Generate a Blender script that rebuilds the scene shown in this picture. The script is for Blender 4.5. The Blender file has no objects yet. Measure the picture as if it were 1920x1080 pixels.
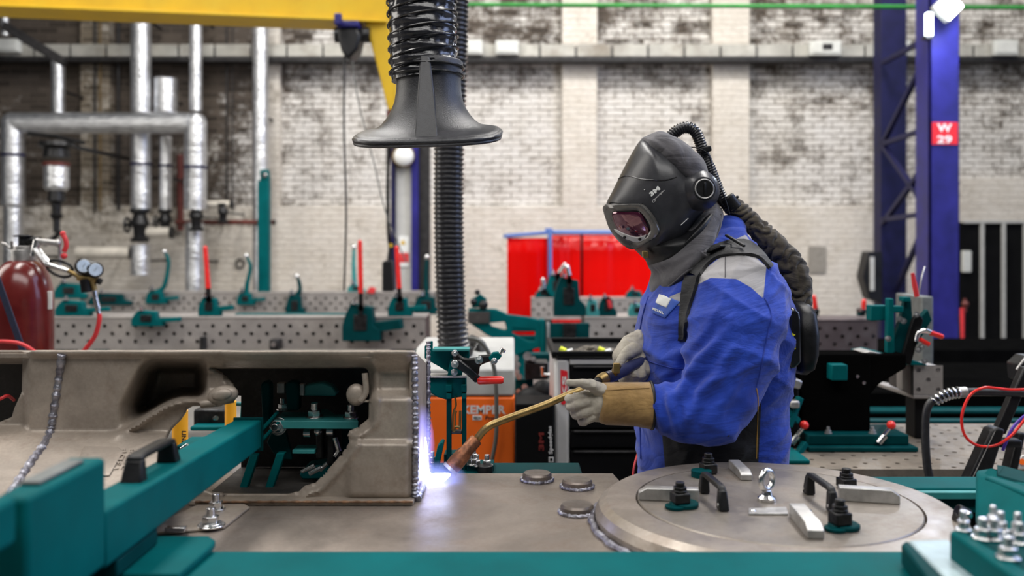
import bpy, bmesh, math, random
from mathutils import Vector, Matrix, noise
from mathutils.bvhtree import BVHTree
random.seed(7)
PI = math.pi
SC = bpy.context.scene
COL = SC.collection

# ------------------------------------------------------------------ camera
F = 1700.0            # focal length in pixels of a 1920 wide frame
ZC = 1.33             # eye height
HY = 458.0            # pixel row of the horizon
def P(px, py, d):
    """world point seen at pixel (px, py) at distance d in front of the camera"""
    return Vector(((px-960.0)*d/F, d, ZC+(HY-py)*d/F))
def S(d): return d/F
cam_d = bpy.data.cameras.new('camera'); cam = bpy.data.objects.new('camera', cam_d); COL.objects.link(cam)
cam.location = (0, 0, ZC); cam.rotation_euler = (PI/2, 0, 0)
cam_d.sensor_width = 36.0; cam_d.lens = 36.0*F/1920.0
cam_d.shift_y = -(540.0-HY)/1920.0
cam_d.dof.use_dof = True; cam_d.dof.focus_distance = 2.02; cam_d.dof.aperture_fstop = 2.6
cam_d.clip_start = 0.05; cam_d.clip_end = 60
SC.camera = cam
SC.view_settings.view_transform = 'Standard'
SC.view_settings.look = 'None'
SC.view_settings.exposure = 0.0
SC.view_settings.gamma = 1.0
SC.view_settings.use_curve_mapping = False

# ------------------------------------------------------------------ world and hall light
w = bpy.data.worlds.new('world'); SC.world = w; w.use_nodes = True
wn = w.node_tree; bg = wn.nodes['Background']
bg.inputs[0].default_value = (0.80, 0.88, 1.0, 1); bg.inputs[1].default_value = 0.05
def area(name, loc, target, sx, sy, power, col):
    l = bpy.data.lights.new(name, 'AREA'); l.shape = 'RECTANGLE'; l.size = sx; l.size_y = sy
    l.energy = power; l.color = col
    o = bpy.data.objects.new(name, l); COL.objects.link(o); o.location = loc
    o.rotation_euler = (Vector(target)-Vector(loc)).to_track_quat('-Z', 'Y').to_euler()
    return o
# rows of hall lamps under the roof, an added front fill, and daylight from the hall's tall windows left and right
area('overhead_light_row', (-2.6, 5.0, 6.4), (-2.6, 5.6, 0), 1.2, 7.0, 430, (1.0, .97, .93))
area('overhead_light_row', (2.6, 5.0, 6.4), (2.6, 5.6, 0), 1.2, 7.0, 430, (1.0, .97, .93))
area('overhead_light_row', (0.0, -.6, 4.6), (0.0, 2.6, .6), 6.0, 1.4, 150, (1.0, .98, .95))  # fill row added above the camera to lighten faces turned this way
area('overhead_light_row', (2.2, 8.2, 6.8), (2.2, 12.0, 2.2), 10.0, 1.0, 410, (1.0, .96, .90))
area('roof_window', (7.4, 3.2, 4.2), (0.4, 3.2, 1.0), 3.2, 6.0, 300, (.50, .62, 1.0))
area('roof_window', (-7.4, 4.2, 4.2), (-0.4, 3.4, 1.0), 3.2, 6.0, 300, (1.0, .95, .88))

# ------------------------------------------------------------------ materials
def new_mat(name):
    m = bpy.data.materials.new(name); m.use_nodes = True
    return m, m.node_tree, m.node_tree.nodes['Principled BSDF']
def N(nt, typ, **kw):
    n = nt.nodes.new(typ)
    for k, v in kw.items(): setattr(n, k, v)
    return n
def L(nt, a, b): nt.links.new(a, b)
def coords(nt, scale=(1, 1, 1), rot=(0, 0, 0)):
    tc = N(nt, 'ShaderNodeTexCoord'); mp = N(nt, 'ShaderNodeMapping')
    mp.inputs['Scale'].default_value = scale; mp.inputs['Rotation'].default_value = rot
    L(nt, tc.outputs['Object'], mp.inputs['Vector']); return mp.outputs['Vector']
def noise_n(nt, vec, scale, detail=4, rough=.55, dist=0):
    n = N(nt, 'ShaderNodeTexNoise'); n.inputs['Scale'].default_value = scale
    n.inputs['Detail'].default_value = detail; n.inputs['Roughness'].default_value = rough
    n.inputs['Distortion'].default_value = dist
    L(nt, vec, n.inputs['Vector']); return n.outputs['Fac']
def ramp(nt, fac, stops):
    r = N(nt, 'ShaderNodeValToRGB'); els = r.color_ramp.elements
    while len(els) < len(stops): els.new(0.5)
    for e, (p, c) in zip(els, stops):
        e.position = p; e.color = (c if len(c) == 4 else (*c, 1)) if not isinstance(c, (int, float)) else (c, c, c, 1)
    L(nt, fac, r.inputs['Fac']); return r.outputs['Color']
def mixc(nt, fac, a, b, mode='MIX'):
    m = N(nt, 'ShaderNodeMix', data_type='RGBA', blend_type=mode)
    for s, v in ((m.inputs[0], fac), (m.inputs[6], a), (m.inputs[7], b)):
        if hasattr(v, 'links') or hasattr(v, 'is_linked'): L(nt, v, s)
        elif isinstance(v, (int, float)): s.default_value = v
        else: s.default_value = (*v, 1)
    return m.outputs[2]
def math_n(nt, op, a, b=0.0, c=None):
    m = N(nt, 'ShaderNodeMath', operation=op)
    for i, v in enumerate((a, b) if c is None else (a, b, c)):
        if hasattr(v, 'is_linked'): L(nt, v, m.inputs[i])
        else: m.inputs[i].default_value = v
    return m.outputs[0]
def bump(nt, b, h, strength=.3, dist=.01):
    n = N(nt, 'ShaderNodeBump'); n.inputs['Strength'].default_value = strength; n.inputs['Distance'].default_value = dist
    L(nt, h, n.inputs['Height']); L(nt, n.outputs[0], b.inputs['Normal'])
def simple(name, col, rough=.5, metal=0.0, var=.12, scale=30, bmp=0.0, bscale=200, coat=0.0, spec=None, dirt=None):
    m, nt, b = new_mat(name)
    v = coords(nt)
    n = noise_n(nt, v, scale, 5)
    lo = tuple(max(0, c*(1-var*2)) for c in col); hi = tuple(min(1, c*(1+var*2)) for c in col)
    c = ramp(nt, n, [(.3, lo), (.7, hi)])
    if dirt:
        n2 = noise_n(nt, v, scale*.35, 8, .7)
        c = mixc(nt, ramp(nt, n2, [(.5, 0.0), (.68, 1.0)]), c, dirt)
    L(nt, c, b.inputs['Base Color'])
    r = N(nt, 'ShaderNodeMapRange'); r.inputs[3].default_value = max(.03, rough-.08); r.inputs[4].default_value = min(1, rough+.1)
    L(nt, n, r.inputs[0]); L(nt, r.outputs[0], b.inputs['Roughness'])
    b.inputs['Metallic'].default_value = metal
    b.inputs['Coat Weight'].default_value = coat; b.inputs['Coat Roughness'].default_value = .15
    if spec is not None: b.inputs['Specular IOR Level'].default_value = spec
    if bmp: bump(nt, b, noise_n(nt, v, bscale, 6), bmp, .004)
    return m
M = {}
M['teal'] = simple('teal_paint', (.0, .092, .098), .55, 0, .08, 9, .05, 60, 0, .06)
M['teal_dark'] = simple('dark_teal_paint', (.0, .040, .044), .55, 0, .1, 12, .05, 60, 0, .06)
M['teal_light'] = simple('pale_teal', (.03, .24, .24), .5, 0, .1, 12, .05, 60)
M['black'] = simple('black_plastic', (.007, .007, .008), .42, 0, .2, 40, .1, 300, 0, .3)
M['black_gloss'] = simple('black_gloss', (.010, .010, .012), .2, 0, .2, 40, 0, 300)
M['dark_steel'] = simple('dark_steel', (.022, .021, .022), .5, .4, .3, 20, .2, 150)
M['oxide'] = simple('black_oxide_steel', (.02, .02, .021), .35, .6, .3, 40, .2, 150)
M['chrome'] = simple('zinc_plated', (.72, .72, .72), .2, 1, .12, 60, .1, 300)
M['alu'] = simple('machined_aluminium', (.42, .41, .40), .42, .75, .12, 40, .15, 260)
M['red'] = simple('red_plastic', (.75, .018, .012), .32, 0, .1, 20, 0, 100, .3)
M['red_soft'] = simple('red_rubber', (.62, .03, .035), .5, 0, .1, 20, .1, 100)
M['orange'] = simple('orange_panel', (.95, .155, .008), .45, 0, .03, 8)
M['lightgrey'] = simple('light_grey_sheet', (.46, .46, .44), .45, .0, .05, 10)
M['silverpost'] = simple('silver_sheet', (.58, .57, .56), .45, .1, .05, 10)
M['white'] = simple('white_plastic', (.75, .76, .74), .5, 0, .04, 30)
M['yellow'] = simple('yellow_paint', (.60, .37, .0), .55, 0, .04, 6, .03, 30, dirt=(.62, .42, .01))
M['yellow_or'] = simple('orange_yellow_paint', (.85, .38, .01), .5, 0, .05, 12)
M['blue_steel'] = simple('blue_paint', (.017, .015, .15), .4, 0, .15, 5, .03, 50, 0, .3)
M['navy'] = simple('navy_paint', (.007, .007, .045), .5, 0, .15, 8, .03, 50, 0, .25)
M['maroon'] = simple('maroon_cylinder_paint', (.12, .009, .008), .24, 0, .15, 8, .05, 30, .4, dirt=(.15, .018, .014))
M['green'] = simple('green_paint', (.01, .20, .02), .5, 0, .1, 10)
M['brass'] = simple('brass', (.33, .235, .10), .40, 1, .15, 30, .15, 200)
M['gauge'] = simple('gauge_dial', (.55, .66, .80), .25, 0, .05, 80)
M['tray_grey'] = simple('cable_duct_grey', (.40, .39, .35), .55, .1, .12, 4, dirt=(.22, .19, .15))
M['box_white'] = simple('junction_box', (.62, .63, .60), .5, 0, .05, 10)
M['rubber'] = simple('black_rubber', (.016, .016, .018), .42, 0, .2, 60, .1, 200)
M['hose_grey'] = simple('grey_hose', (.10, .10, .09), .4, 0, .1, 50)
M['blue_cable'] = simple('purple_cable', (.08, .03, .35), .4)
M['navy_strap'] = simple('navy_strap', (.01, .016, .045), .7, 0, .2, 200, .3, 800)
M['denim'] = M['navy_strap']
M['door_black'] = simple('dark_steel_door', (.003, .003, .0033), .6, 0, .2, 6, 0, 100, 0, .12)
M['stand_black'] = simple('black_machine_paint', (.003, .003, .0035), .5, 0, .2, 10, 0, 100, 0, .15)
M['label_red'] = simple('label_red', (.70, .01, .02), .5, 0, .03)
M['sign_red'] = simple('sign_red', (.72, .012, .02), .5, 0, .03)
M['yellow_print'] = simple('yellow_print', (.75, .70, .02), .5, 0, .03)
M['silver_print'] = simple('silver_print', (.70, .69, .68), .5, 0, .03)
M['dark_print'] = simple('dark_print', (.02, .02, .02), .5, 0, .03)
M['red_print'] = simple('dull_red_print', (.16, .014, .01), .5, 0, .03)
M['skin'] = simple('skin', (.50, .28, .20), .5)
M['foam'] = simple('earplug_yellow', (.75, .85, .05), .7)

def emit(name, col, s):
    m, nt, b = new_mat(name)
    b.inputs['Base Color'].default_value = (*col, 1)
    b.inputs['Emission Color'].default_value = (*col, 1); b.inputs['Emission Strength'].default_value = s
    return m
M['pit_black'] = simple('matt_black', (.003, .003, .003), .9, 0, .1, 10, 0, 100, 0, 0.0)  # flat black without sheen
M['ochre'] = simple('ochre_conduit', (.16, .10, .03), .6)
M['dim_grey'] = simple('dim_grey_sheet', (.13, .14, .135), .6)
M['pale_reflect'] = simple('pale_reflection_teal', (.34, .44, .47), .4)  # whitish reflection on the teal bracket top, put into the colour
M['lamp'] = emit('lamp_glow', (.92, .97, 1.0), 14)
M['tube'] = emit('tube_glow', (.88, 1.0, .96), 7)

def insulated():
    m, nt, b = new_mat('foil_pipe_cladding')
    v = coords(nt); v2 = coords(nt, (1, 1, 3))
    n = noise_n(nt, v2, 9, 5)
    L(nt, ramp(nt, n, [(.3, (.50, .51, .53)), (.7, (.80, .81, .83))]), b.inputs['Base Color'])
    b.inputs['Metallic'].default_value = .9; b.inputs['Roughness'].default_value = .30
    wv = N(nt, 'ShaderNodeTexWave', wave_type='BANDS', bands_direction='Z'); wv.inputs['Scale'].default_value = .9
    wv.inputs['Distortion'].default_value = 3; L(nt, v, wv.inputs['Vector'])
    h = math_n(nt, 'ADD', math_n(nt, 'MULTIPLY', wv.outputs['Fac'], .4), n)
    bump(nt, b, h, .6, .03); return m
M['foil'] = insulated()

def steel_plate(name, base=(.35, .295, .25), heat=True, sc=1.0, metal=.55, rough=.42):
    m, nt, b = new_mat(name)
    v = coords(nt)
    n1 = noise_n(nt, v, 3.2*sc, 6, .6, .6); n2 = noise_n(nt, v, 14*sc, 8, .65); n3 = noise_n(nt, v, 160, 3)
    lo = tuple(c*.62 for c in base); hi = tuple(min(1, c*1.35) for c in base)
    c = ramp(nt, n1, [(.3, lo), (.55, base), (.75, hi)])
    c = mixc(nt, math_n(nt, 'MULTIPLY', ramp(nt, n2, [(.52, 0.0), (.75, 1.0)]), .45), c, (.17, .11, .075) if heat else (.2, .19, .18))
    c = mixc(nt, .25, c, ramp(nt, n3, [(.2, .1), (.8, .5)]), 'OVERLAY')
    L(nt, c, b.inputs['Base Color'])
    b.inputs['Metallic'].default_value = metal
    r = ramp(nt, n2, [(.25, max(0, rough-.1)), (.75, rough+.16)]); L(nt, r, b.inputs['Roughness'])
    bump(nt, b, n3, .12, .002); return m
M['plate'] = steel_plate('hot_rolled_plate')
M['casting'] = steel_plate('cast_steel', (.43, .365, .305), True, 1.6, .25, .42)
M['ring'] = steel_plate('turned_ring', (.38, .33, .285), True, 1.2, .6, .36)
M['cover'] = steel_plate('milled_cover_plate', (.35, .31, .27), True, 1.0, .6, .38)
M['table_steel'] = steel_plate('welding_table_steel', (.40, .37, .35), False, .8, .45, .45)
M['table_purple'] = steel_plate('worn_table_steel', (.13, .10, .10), False, .8, .45, .45)
M['worn_table'] = steel_plate('spattered_table_top', (.235, .20, .16), True, 2.6, .35, .5)
M['inner_dark'] = steel_plate('dark_inner_steel', (.06, .055, .052), False, 2, .4, .6)  # dark tone also stands in for the shade inside the housing

def weld_mat():
    m, nt, b = new_mat('weld_bead'); v = coords(nt)
    n = noise_n(nt, v, 55, 6, .6)
    L(nt, ramp(nt, n, [(.3, (.10, .09, .12)), (.6, (.42, .42, .48))]), b.inputs['Base Color'])
    b.inputs['Metallic'].default_value = .85; b.inputs['Roughness'].default_value = .33
    bump(nt, b, noise_n(nt, v, 160, 4), .7, .004); return m
M['weld'] = weld_mat()

def concrete():
    m, nt, b = new_mat('hall_floor_concrete'); v = coords(nt)
    n = noise_n(nt, v, 1.2, 8, .62, .4)
    L(nt, ramp(nt, n, [(.3, (.10, .095, .09)), (.7, (.30, .285, .26))]), b.inputs['Base Color'])
    b.inputs['Roughness'].default_value = .6; bump(nt, b, noise_n(nt, v, 30), .2, .01); return m
M['floor'] = concrete()

def brick(name, white, dark, lo, hi, wear=.5, panel=True):
    """white-washed brickwork whose paint has gone in patches"""
    m, nt, b = new_mat(name)
    tc = N(nt, 'ShaderNodeTexCoord'); sp = N(nt, 'ShaderNodeSeparateXYZ'); L(nt, tc.outputs['Object'], sp.inputs[0])
    cb = N(nt, 'ShaderNodeCombineXYZ'); L(nt, math_n(nt, 'ADD', sp.outputs[0], sp.outputs[1]), cb.inputs[0]); L(nt, sp.outputs[2], cb.inputs[1])
    vec = cb.outputs[0]
    wob = N(nt, 'ShaderNodeTexNoise'); wob.inputs['Scale'].default_value = 6; L(nt, vec, wob.inputs['Vector'])
    vv = mixc(nt, .026, vec, wob.outputs['Color'], 'ADD')
    br = N(nt, 'ShaderNodeTexBrick'); br.offset = .5
    br.inputs['Scale'].default_value = 1.0; br.inputs['Brick Width'].default_value = .25; br.inputs['Row Height'].default_value = .078
    br.inputs['Mortar Size'].default_value = .0085; br.inputs['Mortar Smooth'].default_value = .3; br.inputs['Bias'].default_value = 0
    br.inputs['Color1'].default_value = (.15, .15, .15, 1); br.inputs['Color2'].default_value = (.95, .95, .95, 1); br.inputs['Mortar'].default_value = (.0, 0, 0, 1)
    L(nt, vv, br.inputs['Vector'])
    mort = br.outputs['Fac']
    per = br.outputs['Color']
    n_big = noise_n(nt, vec, .55, 5, .6, .3); n_mid = noise_n(nt, vec, 3.0, 6, .65); n_fine = noise_n(nt, vec, 16, 6, .7)
    # how far the paint is gone: large patches, top band under the ledge and the left bays worst
    z = sp.outputs[2]; x = sp.outputs[0]
    zr = N(nt, 'ShaderNodeMapRange'); zr.inputs[1].default_value = lo; zr.inputs[2].default_value = hi; L(nt, z, zr.inputs[0])
    xr = N(nt, 'ShaderNodeMapRange'); xr.inputs[1].default_value = -2.4; xr.inputs[2].default_value = -4.2; L(nt, x, xr.inputs[0])
    zb = N(nt, 'ShaderNodeMapRange'); zb.inputs[1].default_value = 1.1; zb.inputs[2].default_value = 2.0; L(nt, z, zb.inputs[0])
    left = math_n(nt, 'MULTIPLY', xr.outputs[0], zb.outputs[0])
    bad = math_n(nt, 'ADD', math_n(nt, 'MULTIPLY', zr.outputs[0], .085*wear*2), math_n(nt, 'MULTIPLY', left, .22))
    s = math_n(nt, 'ADD', math_n(nt, 'MULTIPLY', n_big, .35), math_n(nt, 'MULTIPLY', n_mid, .45))
    s = math_n(nt, 'ADD', s, math_n(nt, 'MULTIPLY', n_fine, .32)); s = math_n(nt, 'ADD', s, bad)
    s = math_n(nt, 'ADD', s, math_n(nt, 'MULTIPLY', per, .10))
    s1 = math_n(nt, 'ADD', s, math_n(nt, 'MULTIPLY', mort, .10*wear*2))
    mask = ramp(nt, s1, [(.66-.10*(wear-.5), 0.0), (.80-.10*(wear-.5), 1.0)])
    pc = mixc(nt, ramp(nt, n_mid, [(.35, 0.0), (.75, 1.0)]), white, tuple(c*.80 for c in (white[0], white[1]*.97, white[2]*.92)))
    pc = mixc(nt, math_n(nt, 'MULTIPLY', ramp(nt, n_fine, [(.45, 0.0), (.8, 1.0)]), .35), pc, (.36, .31, .25))
    pc = mixc(nt, math_n(nt, 'MULTIPLY', mort, math_n(nt, 'MULTIPLY', ramp(nt, noise_n(nt, vec, 7.0, 6, .75, .5), [(.40, .12), (.62, 1.0)]), min(1.0, 1.5*wear+.08))), pc, (.17, .145, .12))
    dk = mixc(nt, per, dark, tuple(c*.35 for c in dark))
    L(nt, mixc(nt, mask, pc, dk), b.inputs['Base Color'])
    b.inputs['Roughness'].default_value = .85; b.inputs['Specular IOR Level'].default_value = .25
    h = math_n(nt, 'SUBTRACT', math_n(nt, 'MULTIPLY', n_fine, .5), math_n(nt, 'MULTIPLY', mort, 1.0))
    h = math_n(nt, 'ADD', h, math_n(nt, 'MULTIPLY', per, .5))
    bump(nt, b, h, .9, .035); return m
M['brick'] = brick('whitewashed_brick', (.72, .70, .67), (.13, .105, .085), 2.9, 3.75, .6)
M['brick_smooth'] = brick('thickly_painted_brick', (.73, .685, .62), (.30, .25, .19), 5.0, 7.0, .06)

# ------------------------------------------------------------------ mesh helpers
def frame_of(t):
    t = t.normalized(); a = Vector((0, 0, 1)) if abs(t.z) < .9 else Vector((1, 0, 0))
    u = t.cross(a).normalized(); return u, t.cross(u).normalized()
def cr(pts, n=8, closed=False):
    """Catmull-Rom through points (any dimension)"""
    p = [Vector(q) for q in pts]; m = len(p); out = []
    rng = m if closed else m-1
    for i in range(rng):
        if closed: a, b, c, d = p[(i-1) % m], p[i], p[(i+1) % m], p[(i+2) % m]
        else: a, b, c, d = p[max(0, i-1)], p[i], p[i+1], p[min(m-1, i+2)]
        for k in range(n):
            t = k/n
            out.append(.5*((2*b)+(c-a)*t+(2*a-5*b+4*c-d)*t*t+(3*b-a-3*c+d)*t*t*t))
    if not closed: out.append(p[-1].copy())
    return out
class MB:
    def __init__(s): s.bm = bmesh.new(); s.mi = 0
    def face(s, vs):
        try:
            f = s.bm.faces.new(vs); f.material_index = s.mi; f.smooth = True; return f
        except ValueError: return None
    def box(s, c, size, R=None):
        c = Vector(c); h = Vector(size)/2
        vs = []
        for x in (-1, 1):
            for y in (-1, 1):
                for z in (-1, 1):
                    v = Vector((x*h.x, y*h.y, z*h.z))
                    if R is not None: v = R @ v
                    vs.append(s.bm.verts.new(c+v))
        for q in ((0, 1, 3, 2), (4, 6, 7, 5), (0, 4, 5, 1), (2, 3, 7, 6), (0, 2, 6, 4), (1, 5, 7, 3)): s.face([vs[i] for i in q])
        return s
    def bx(s, x0, x1, y0, y1, z0, z1): return s.box(((x0+x1)/2, (y0+y1)/2, (z0+z1)/2), (abs(x1-x0), abs(y1-y0), abs(z1-z0)))
    def bpx(s, x0, y0, x1, y1, d, dep):
        a = P(x0, y0, d); b = P(x1, y1, d); return s.bx(a.x, b.x, d, d+dep, b.z, a.z)
    def beam(s, a, b, w, h, up=(0, 0, 1)):
        a = Vector(a); b = Vector(b); t = (b-a).normalized(); up = Vector(up)
        u = t.cross(up); u = u.normalized() if u.length > 1e-4 else Vector((1, 0, 0)); v = u.cross(t).normalized()
        R = Matrix((u, t, v)).transposed(); return s.box((a+b)/2, (w, (b-a).length, h), R)
    def prism(s, pts, ext):
        ext = Vector(ext); a = [s.bm.verts.new(Vector(p)) for p in pts]; b = [s.bm.verts.new(Vector(p)+ext) for p in pts]
        s.face(a); s.face(b[::-1]); n = len(pts)
        for i in range(n): s.face([a[(i+1) % n], a[i], b[i], b[(i+1) % n]])
        return s
    def ppx(s, pts, d, dep): return s.prism([P(x, y, d) for x, y in pts], (0, dep, 0))
    def tube(s, pts, r, n=12, caps=True, closed=False):
        pts = [Vector(p) for p in pts]; m = len(pts)
        rs = r if isinstance(r, (list, tuple)) else [r]*m
        rings = []; u = None
        for i in range(m):
            if closed: t = pts[(i+1) % m]-pts[(i-1) % m]
            else: t = pts[min(m-1, i+1)]-pts[max(0, i-1)]
            t = t.normalized() if t.length > 1e-9 else Vector((0, 0, 1))
            if u is None: u, v = frame_of(t)
            else:
                u = (u-t*u.dot(t)); u = u.normalized() if u.length > 1e-6 else frame_of(t)[0]; v = t.cross(u).normalized()
            rings.append([s.bm.verts.new(pts[i]+(u*math.cos(2*PI*k/n)+v*math.sin(2*PI*k/n))*rs[i]) for k in range(n)])
        for i in range(m if closed else m-1):
            A = rings[i]; B = rings[(i+1) % m]
            for k in range(n): s.face([A[k], A[(k+1) % n], B[(k+1) % n], B[k]])
        if caps and not closed: s.face(rings[0][::-1]); s.face(rings[-1])
        return s
    def cyl(s, a, b, r, r2=None, n=20): return s.tube([a, b], [r, r if r2 is None else r2], n)
    def lathe(s, prof, base=(0, 0, 0), axis=(0, 0, 1), n=32):
        base = Vector(base); t = Vector(axis).normalized(); u, v = frame_of(t); rings = []
        for r, h in prof:
            if r < 1e-6: rings.append([s.bm.verts.new(base+t*h)])
            else: rings.append([s.bm.verts.new(base+t*h+(u*math.cos(2*PI*k/n)+v*math.sin(2*PI*k/n))*r) for k in range(n)])
        for A, B in zip(rings, rings[1:]):
            for k in range(n):
                q = [A[k % len(A)], A[(k+1) % len(A)], B[(k+1) % len(B)], B[k % len(B)]]
                w_ = []
                for e in q:
                    if e not in w_: w_.append(e)
                if len(w_) > 2: s.face(w_)
        for R_, rev in ((rings[0], True), (rings[-1], False)):
            if len(R_) > 2: s.face(R_[::-1] if rev else R_)
        return s
    def ball(s, c, r, sc=(1, 1, 1), n=12, R=None):
        c = Vector(c); m = n; rings = []
        for i in range(m+1):
            th = PI*i/m
            if i in (0, m): rings.append([Vector((0, 0, math.cos(th)))])
            else: rings.append([Vector((math.sin(th)*math.cos(2*PI*k/(2*n)), math.sin(th)*math.sin(2*PI*k/(2*n)), math.cos(th))) for k in range(2*n)])
        vr = []
        for ring in rings:
            o = []
            for p in ring:
                q = Vector((p.x*sc[0], p.y*sc[1], p.z*sc[2]))*r
                if R is not None: q = R @ q
                o.append(s.bm.verts.new(c+q))
            vr.append(o)
        for A, B in zip(vr, vr[1:]):
            for k in range(2*n):
                q = [A[k % len(A)], B[k % len(B)], B[(k+1) % len(B)], A[(k+1) % len(A)]]; w_ = []
                for e in q:
                    if e not in w_: w_.append(e)
                if len(w_) > 2: s.face(w_)
        return s
    def limb(s, chain, n=16):
        """closed overlapping spheres and cones for a later voxel remesh: chain = [(point, radius)]"""
        for (a, ra), (b, rb) in zip(chain, chain[1:]): s.tube([a, b], [ra, rb], n)
        for a, ra in chain: s.ball(a, ra, n=max(6, n//2))
        return s
    def loft(s, rings, caps=True, closed=False):
        vr = [[s.bm.verts.new(Vector(p)) for p in r] for r in rings]; n = len(vr[0])
        for A, B in zip(vr, vr[1:]):
            for k in range(n): s.face([A[k], A[(k+1) % n], B[(k+1) % n], B[k]])
        if closed:
            A, B = vr[-1], vr[0]
            for k in range(n): s.face([A[k], A[(k+1) % n], B[(k+1) % n], B[k]])
        elif caps: s.face(vr[0][::-1]); s.face(vr[-1])
        return s
    def torus(s, c, axis, R, r, n=32, m=10):
        u, v = frame_of(Vector(axis)); c = Vector(c)
        return s.tube([c+(u*math.cos(2*PI*k/n)+v*math.sin(2*PI*k/n))*R for k in range(n)], r, m, closed=True)
    def hexnut(s, c, axis, r, h):
        c = Vector(c); a = Vector(axis).normalized(); return s.tube([c, c+a*h], r, 6)
    def bolt(s, c, axis, r, h=None):
        a = Vector(axis).normalized(); c = Vector(c); h = h or r*1.3
        s.tube([c, c+a*h*.25], r*1.45, 18); s.tube([c+a*h*.25, c+a*h], r*1.1, 6); s.tube([c+a*h, c+a*h*1.9], r*.6, 12)
        return s
    def data(s, name, off=(0, 0, 0)):
        off = Vector(off)
        for v in s.bm.verts: v.co -= off
        bmesh.ops.recalc_face_normals(s.bm, faces=s.bm.faces)
        me = bpy.data.meshes.new(name); s.bm.to_mesh(me); s.bm.free(); return me
ROOT = {}
def tag(o, label, cat, group=None, kind=None):
    if label: o['label'] = label
    if cat: o['category'] = cat
    if group: o['group'] = group
    if kind: o['kind'] = kind
    return o
def thing(name, label, cat, loc, group=None):
    o = bpy.data.objects.new(name, None); o.empty_display_size = .05; COL.objects.link(o); o.location = loc
    ROOT[o.name] = Vector(loc); return tag(o, label, cat, group)
def off_of(o):
    while o.parent: o = o.parent
    return ROOT.get(o.name, Vector(o.location))
def mk(name, mb, mat, parent=None, bev=0.0, sharp=35, seg=2, loc=None, smooth=True):
    if parent is not None: off = off_of(parent)
    elif loc is not None: off = Vector(loc)
    else:
        vs = [v.co for v in mb.bm.verts]
        off = Vector(((min(v.x for v in vs)+max(v.x for v in vs))/2, (min(v.y for v in vs)+max(v.y for v in vs))/2, min(v.z for v in vs)))
    me = mb.data(name, off)
    for m in (mat if isinstance(mat, (list, tuple)) else [mat]): me.materials.append(M[m] if isinstance(m, str) else m)
    if smooth: me.set_sharp_from_angle(angle=math.radians(sharp))
    else: me.shade_flat()
    o = bpy.data.objects.new(name, me); COL.objects.link(o)
    if parent is not None: o.parent = parent
    else: o.location = off; ROOT[o.name] = off
    if bev:
        b = o.modifiers.new('bevel', 'BEVEL'); b.width = bev; b.segments = seg; b.limit_method = 'ANGLE'; b.angle_limit = math.radians(40)
        b.use_clamp_overlap = True; b.harden_normals = False
    return o
def one(name, mb, mat, label, cat, group=None, **kw): return tag(mk(name, mb, mat, **kw), label, cat, group)
def struct(name, mb, mat, **kw): return tag(mk(name, mb, mat, **kw), None, None, None, 'structure')
def remesh(mb, vox, smooth=6, fac=.5):
    """one continuous skin over overlapping closed pieces; returns a new MB"""
    bmesh.ops.recalc_face_normals(mb.bm, faces=mb.bm.faces)
    me = bpy.data.meshes.new('tmp'); mb.bm.to_mesh(me); mb.bm.free()
    o = bpy.data.objects.new('tmp', me); COL.objects.link(o)
    r = o.modifiers.new('r', 'REMESH'); r.mode = 'VOXEL'; r.voxel_size = vox; r.adaptivity = 0
    if smooth: s_ = o.modifiers.new('s', 'SMOOTH'); s_.iterations = smooth; s_.factor = fac
    dg = bpy.context.evaluated_depsgraph_get(); ev = o.evaluated_get(dg)
    me2 = bpy.data.meshes.new_from_object(ev); out = MB(); out.bm.from_mesh(me2)
    for f in out.bm.faces: f.smooth = True; f.material_index = 0
    bpy.data.objects.remove(o); bpy.data.meshes.remove(me); bpy.data.meshes.remove(me2)
    return out
def text_mesh(name, body, parent, mat, origin, right, up, height, width=None, depth=.0006, bold=0.0, shear=0.0):
    """lettering as a thin raised mesh: origin = lower left corner, right/up = directions"""
    cu = bpy.data.curves.new('t', 'FONT'); cu.body = body; cu.size = 1.0; cu.offset = bold; cu.shear = shear; cu.resolution_u = 3
    o = bpy.data.objects.new('t', cu); COL.objects.link(o)
    me = bpy.data.meshes.new_from_object(o.evaluated_get(bpy.context.evaluated_depsgraph_get()))
    bpy.data.objects.remove(o); bpy.data.curves.remove(cu)
    xs = [v.co.x for v in me.vertices]; ys = [v.co.y for v in me.vertices]
    right = Vector(right).normalized(); up = Vector(up).normalized(); nrm = right.cross(up)
    k = height/(max(ys)-min(ys)); kx = k if width is None else width/(max(xs)-min(xs))
    origin = Vector(origin); off = off_of(parent)
    mb = MB(); mb.bm.from_mesh(me); bpy.data.meshes.remove(me)
    for v in mb.bm.verts:
        v.co = origin+right*((v.co.x-min(xs))*kx)+up*((v.co.y-min(ys))*k)
    g = bmesh.ops.extrude_face_region(mb.bm, geom=mb.bm.faces[:])
    for v in g['geom']:
        if isinstance(v, bmesh.types.BMVert): v.co += nrm*depth
    return mk(name, mb, mat, parent, smooth=False)
def dup(root, loc, label=None, rotz=None, scale=None):
    r = root.copy(); COL.objects.link(r); r.location = loc
    if label: r['label'] = label
    if rotz is not None: r.rotation_euler = (0, 0, rotz)
    if scale: r.scale = (scale, scale, scale)
    for ch in list(root.children):
        c = ch.copy(); COL.objects.link(c); c.parent = r
        for g in list(ch.children):
            d = g.copy(); COL.objects.link(d); d.parent = c
    return r
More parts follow.
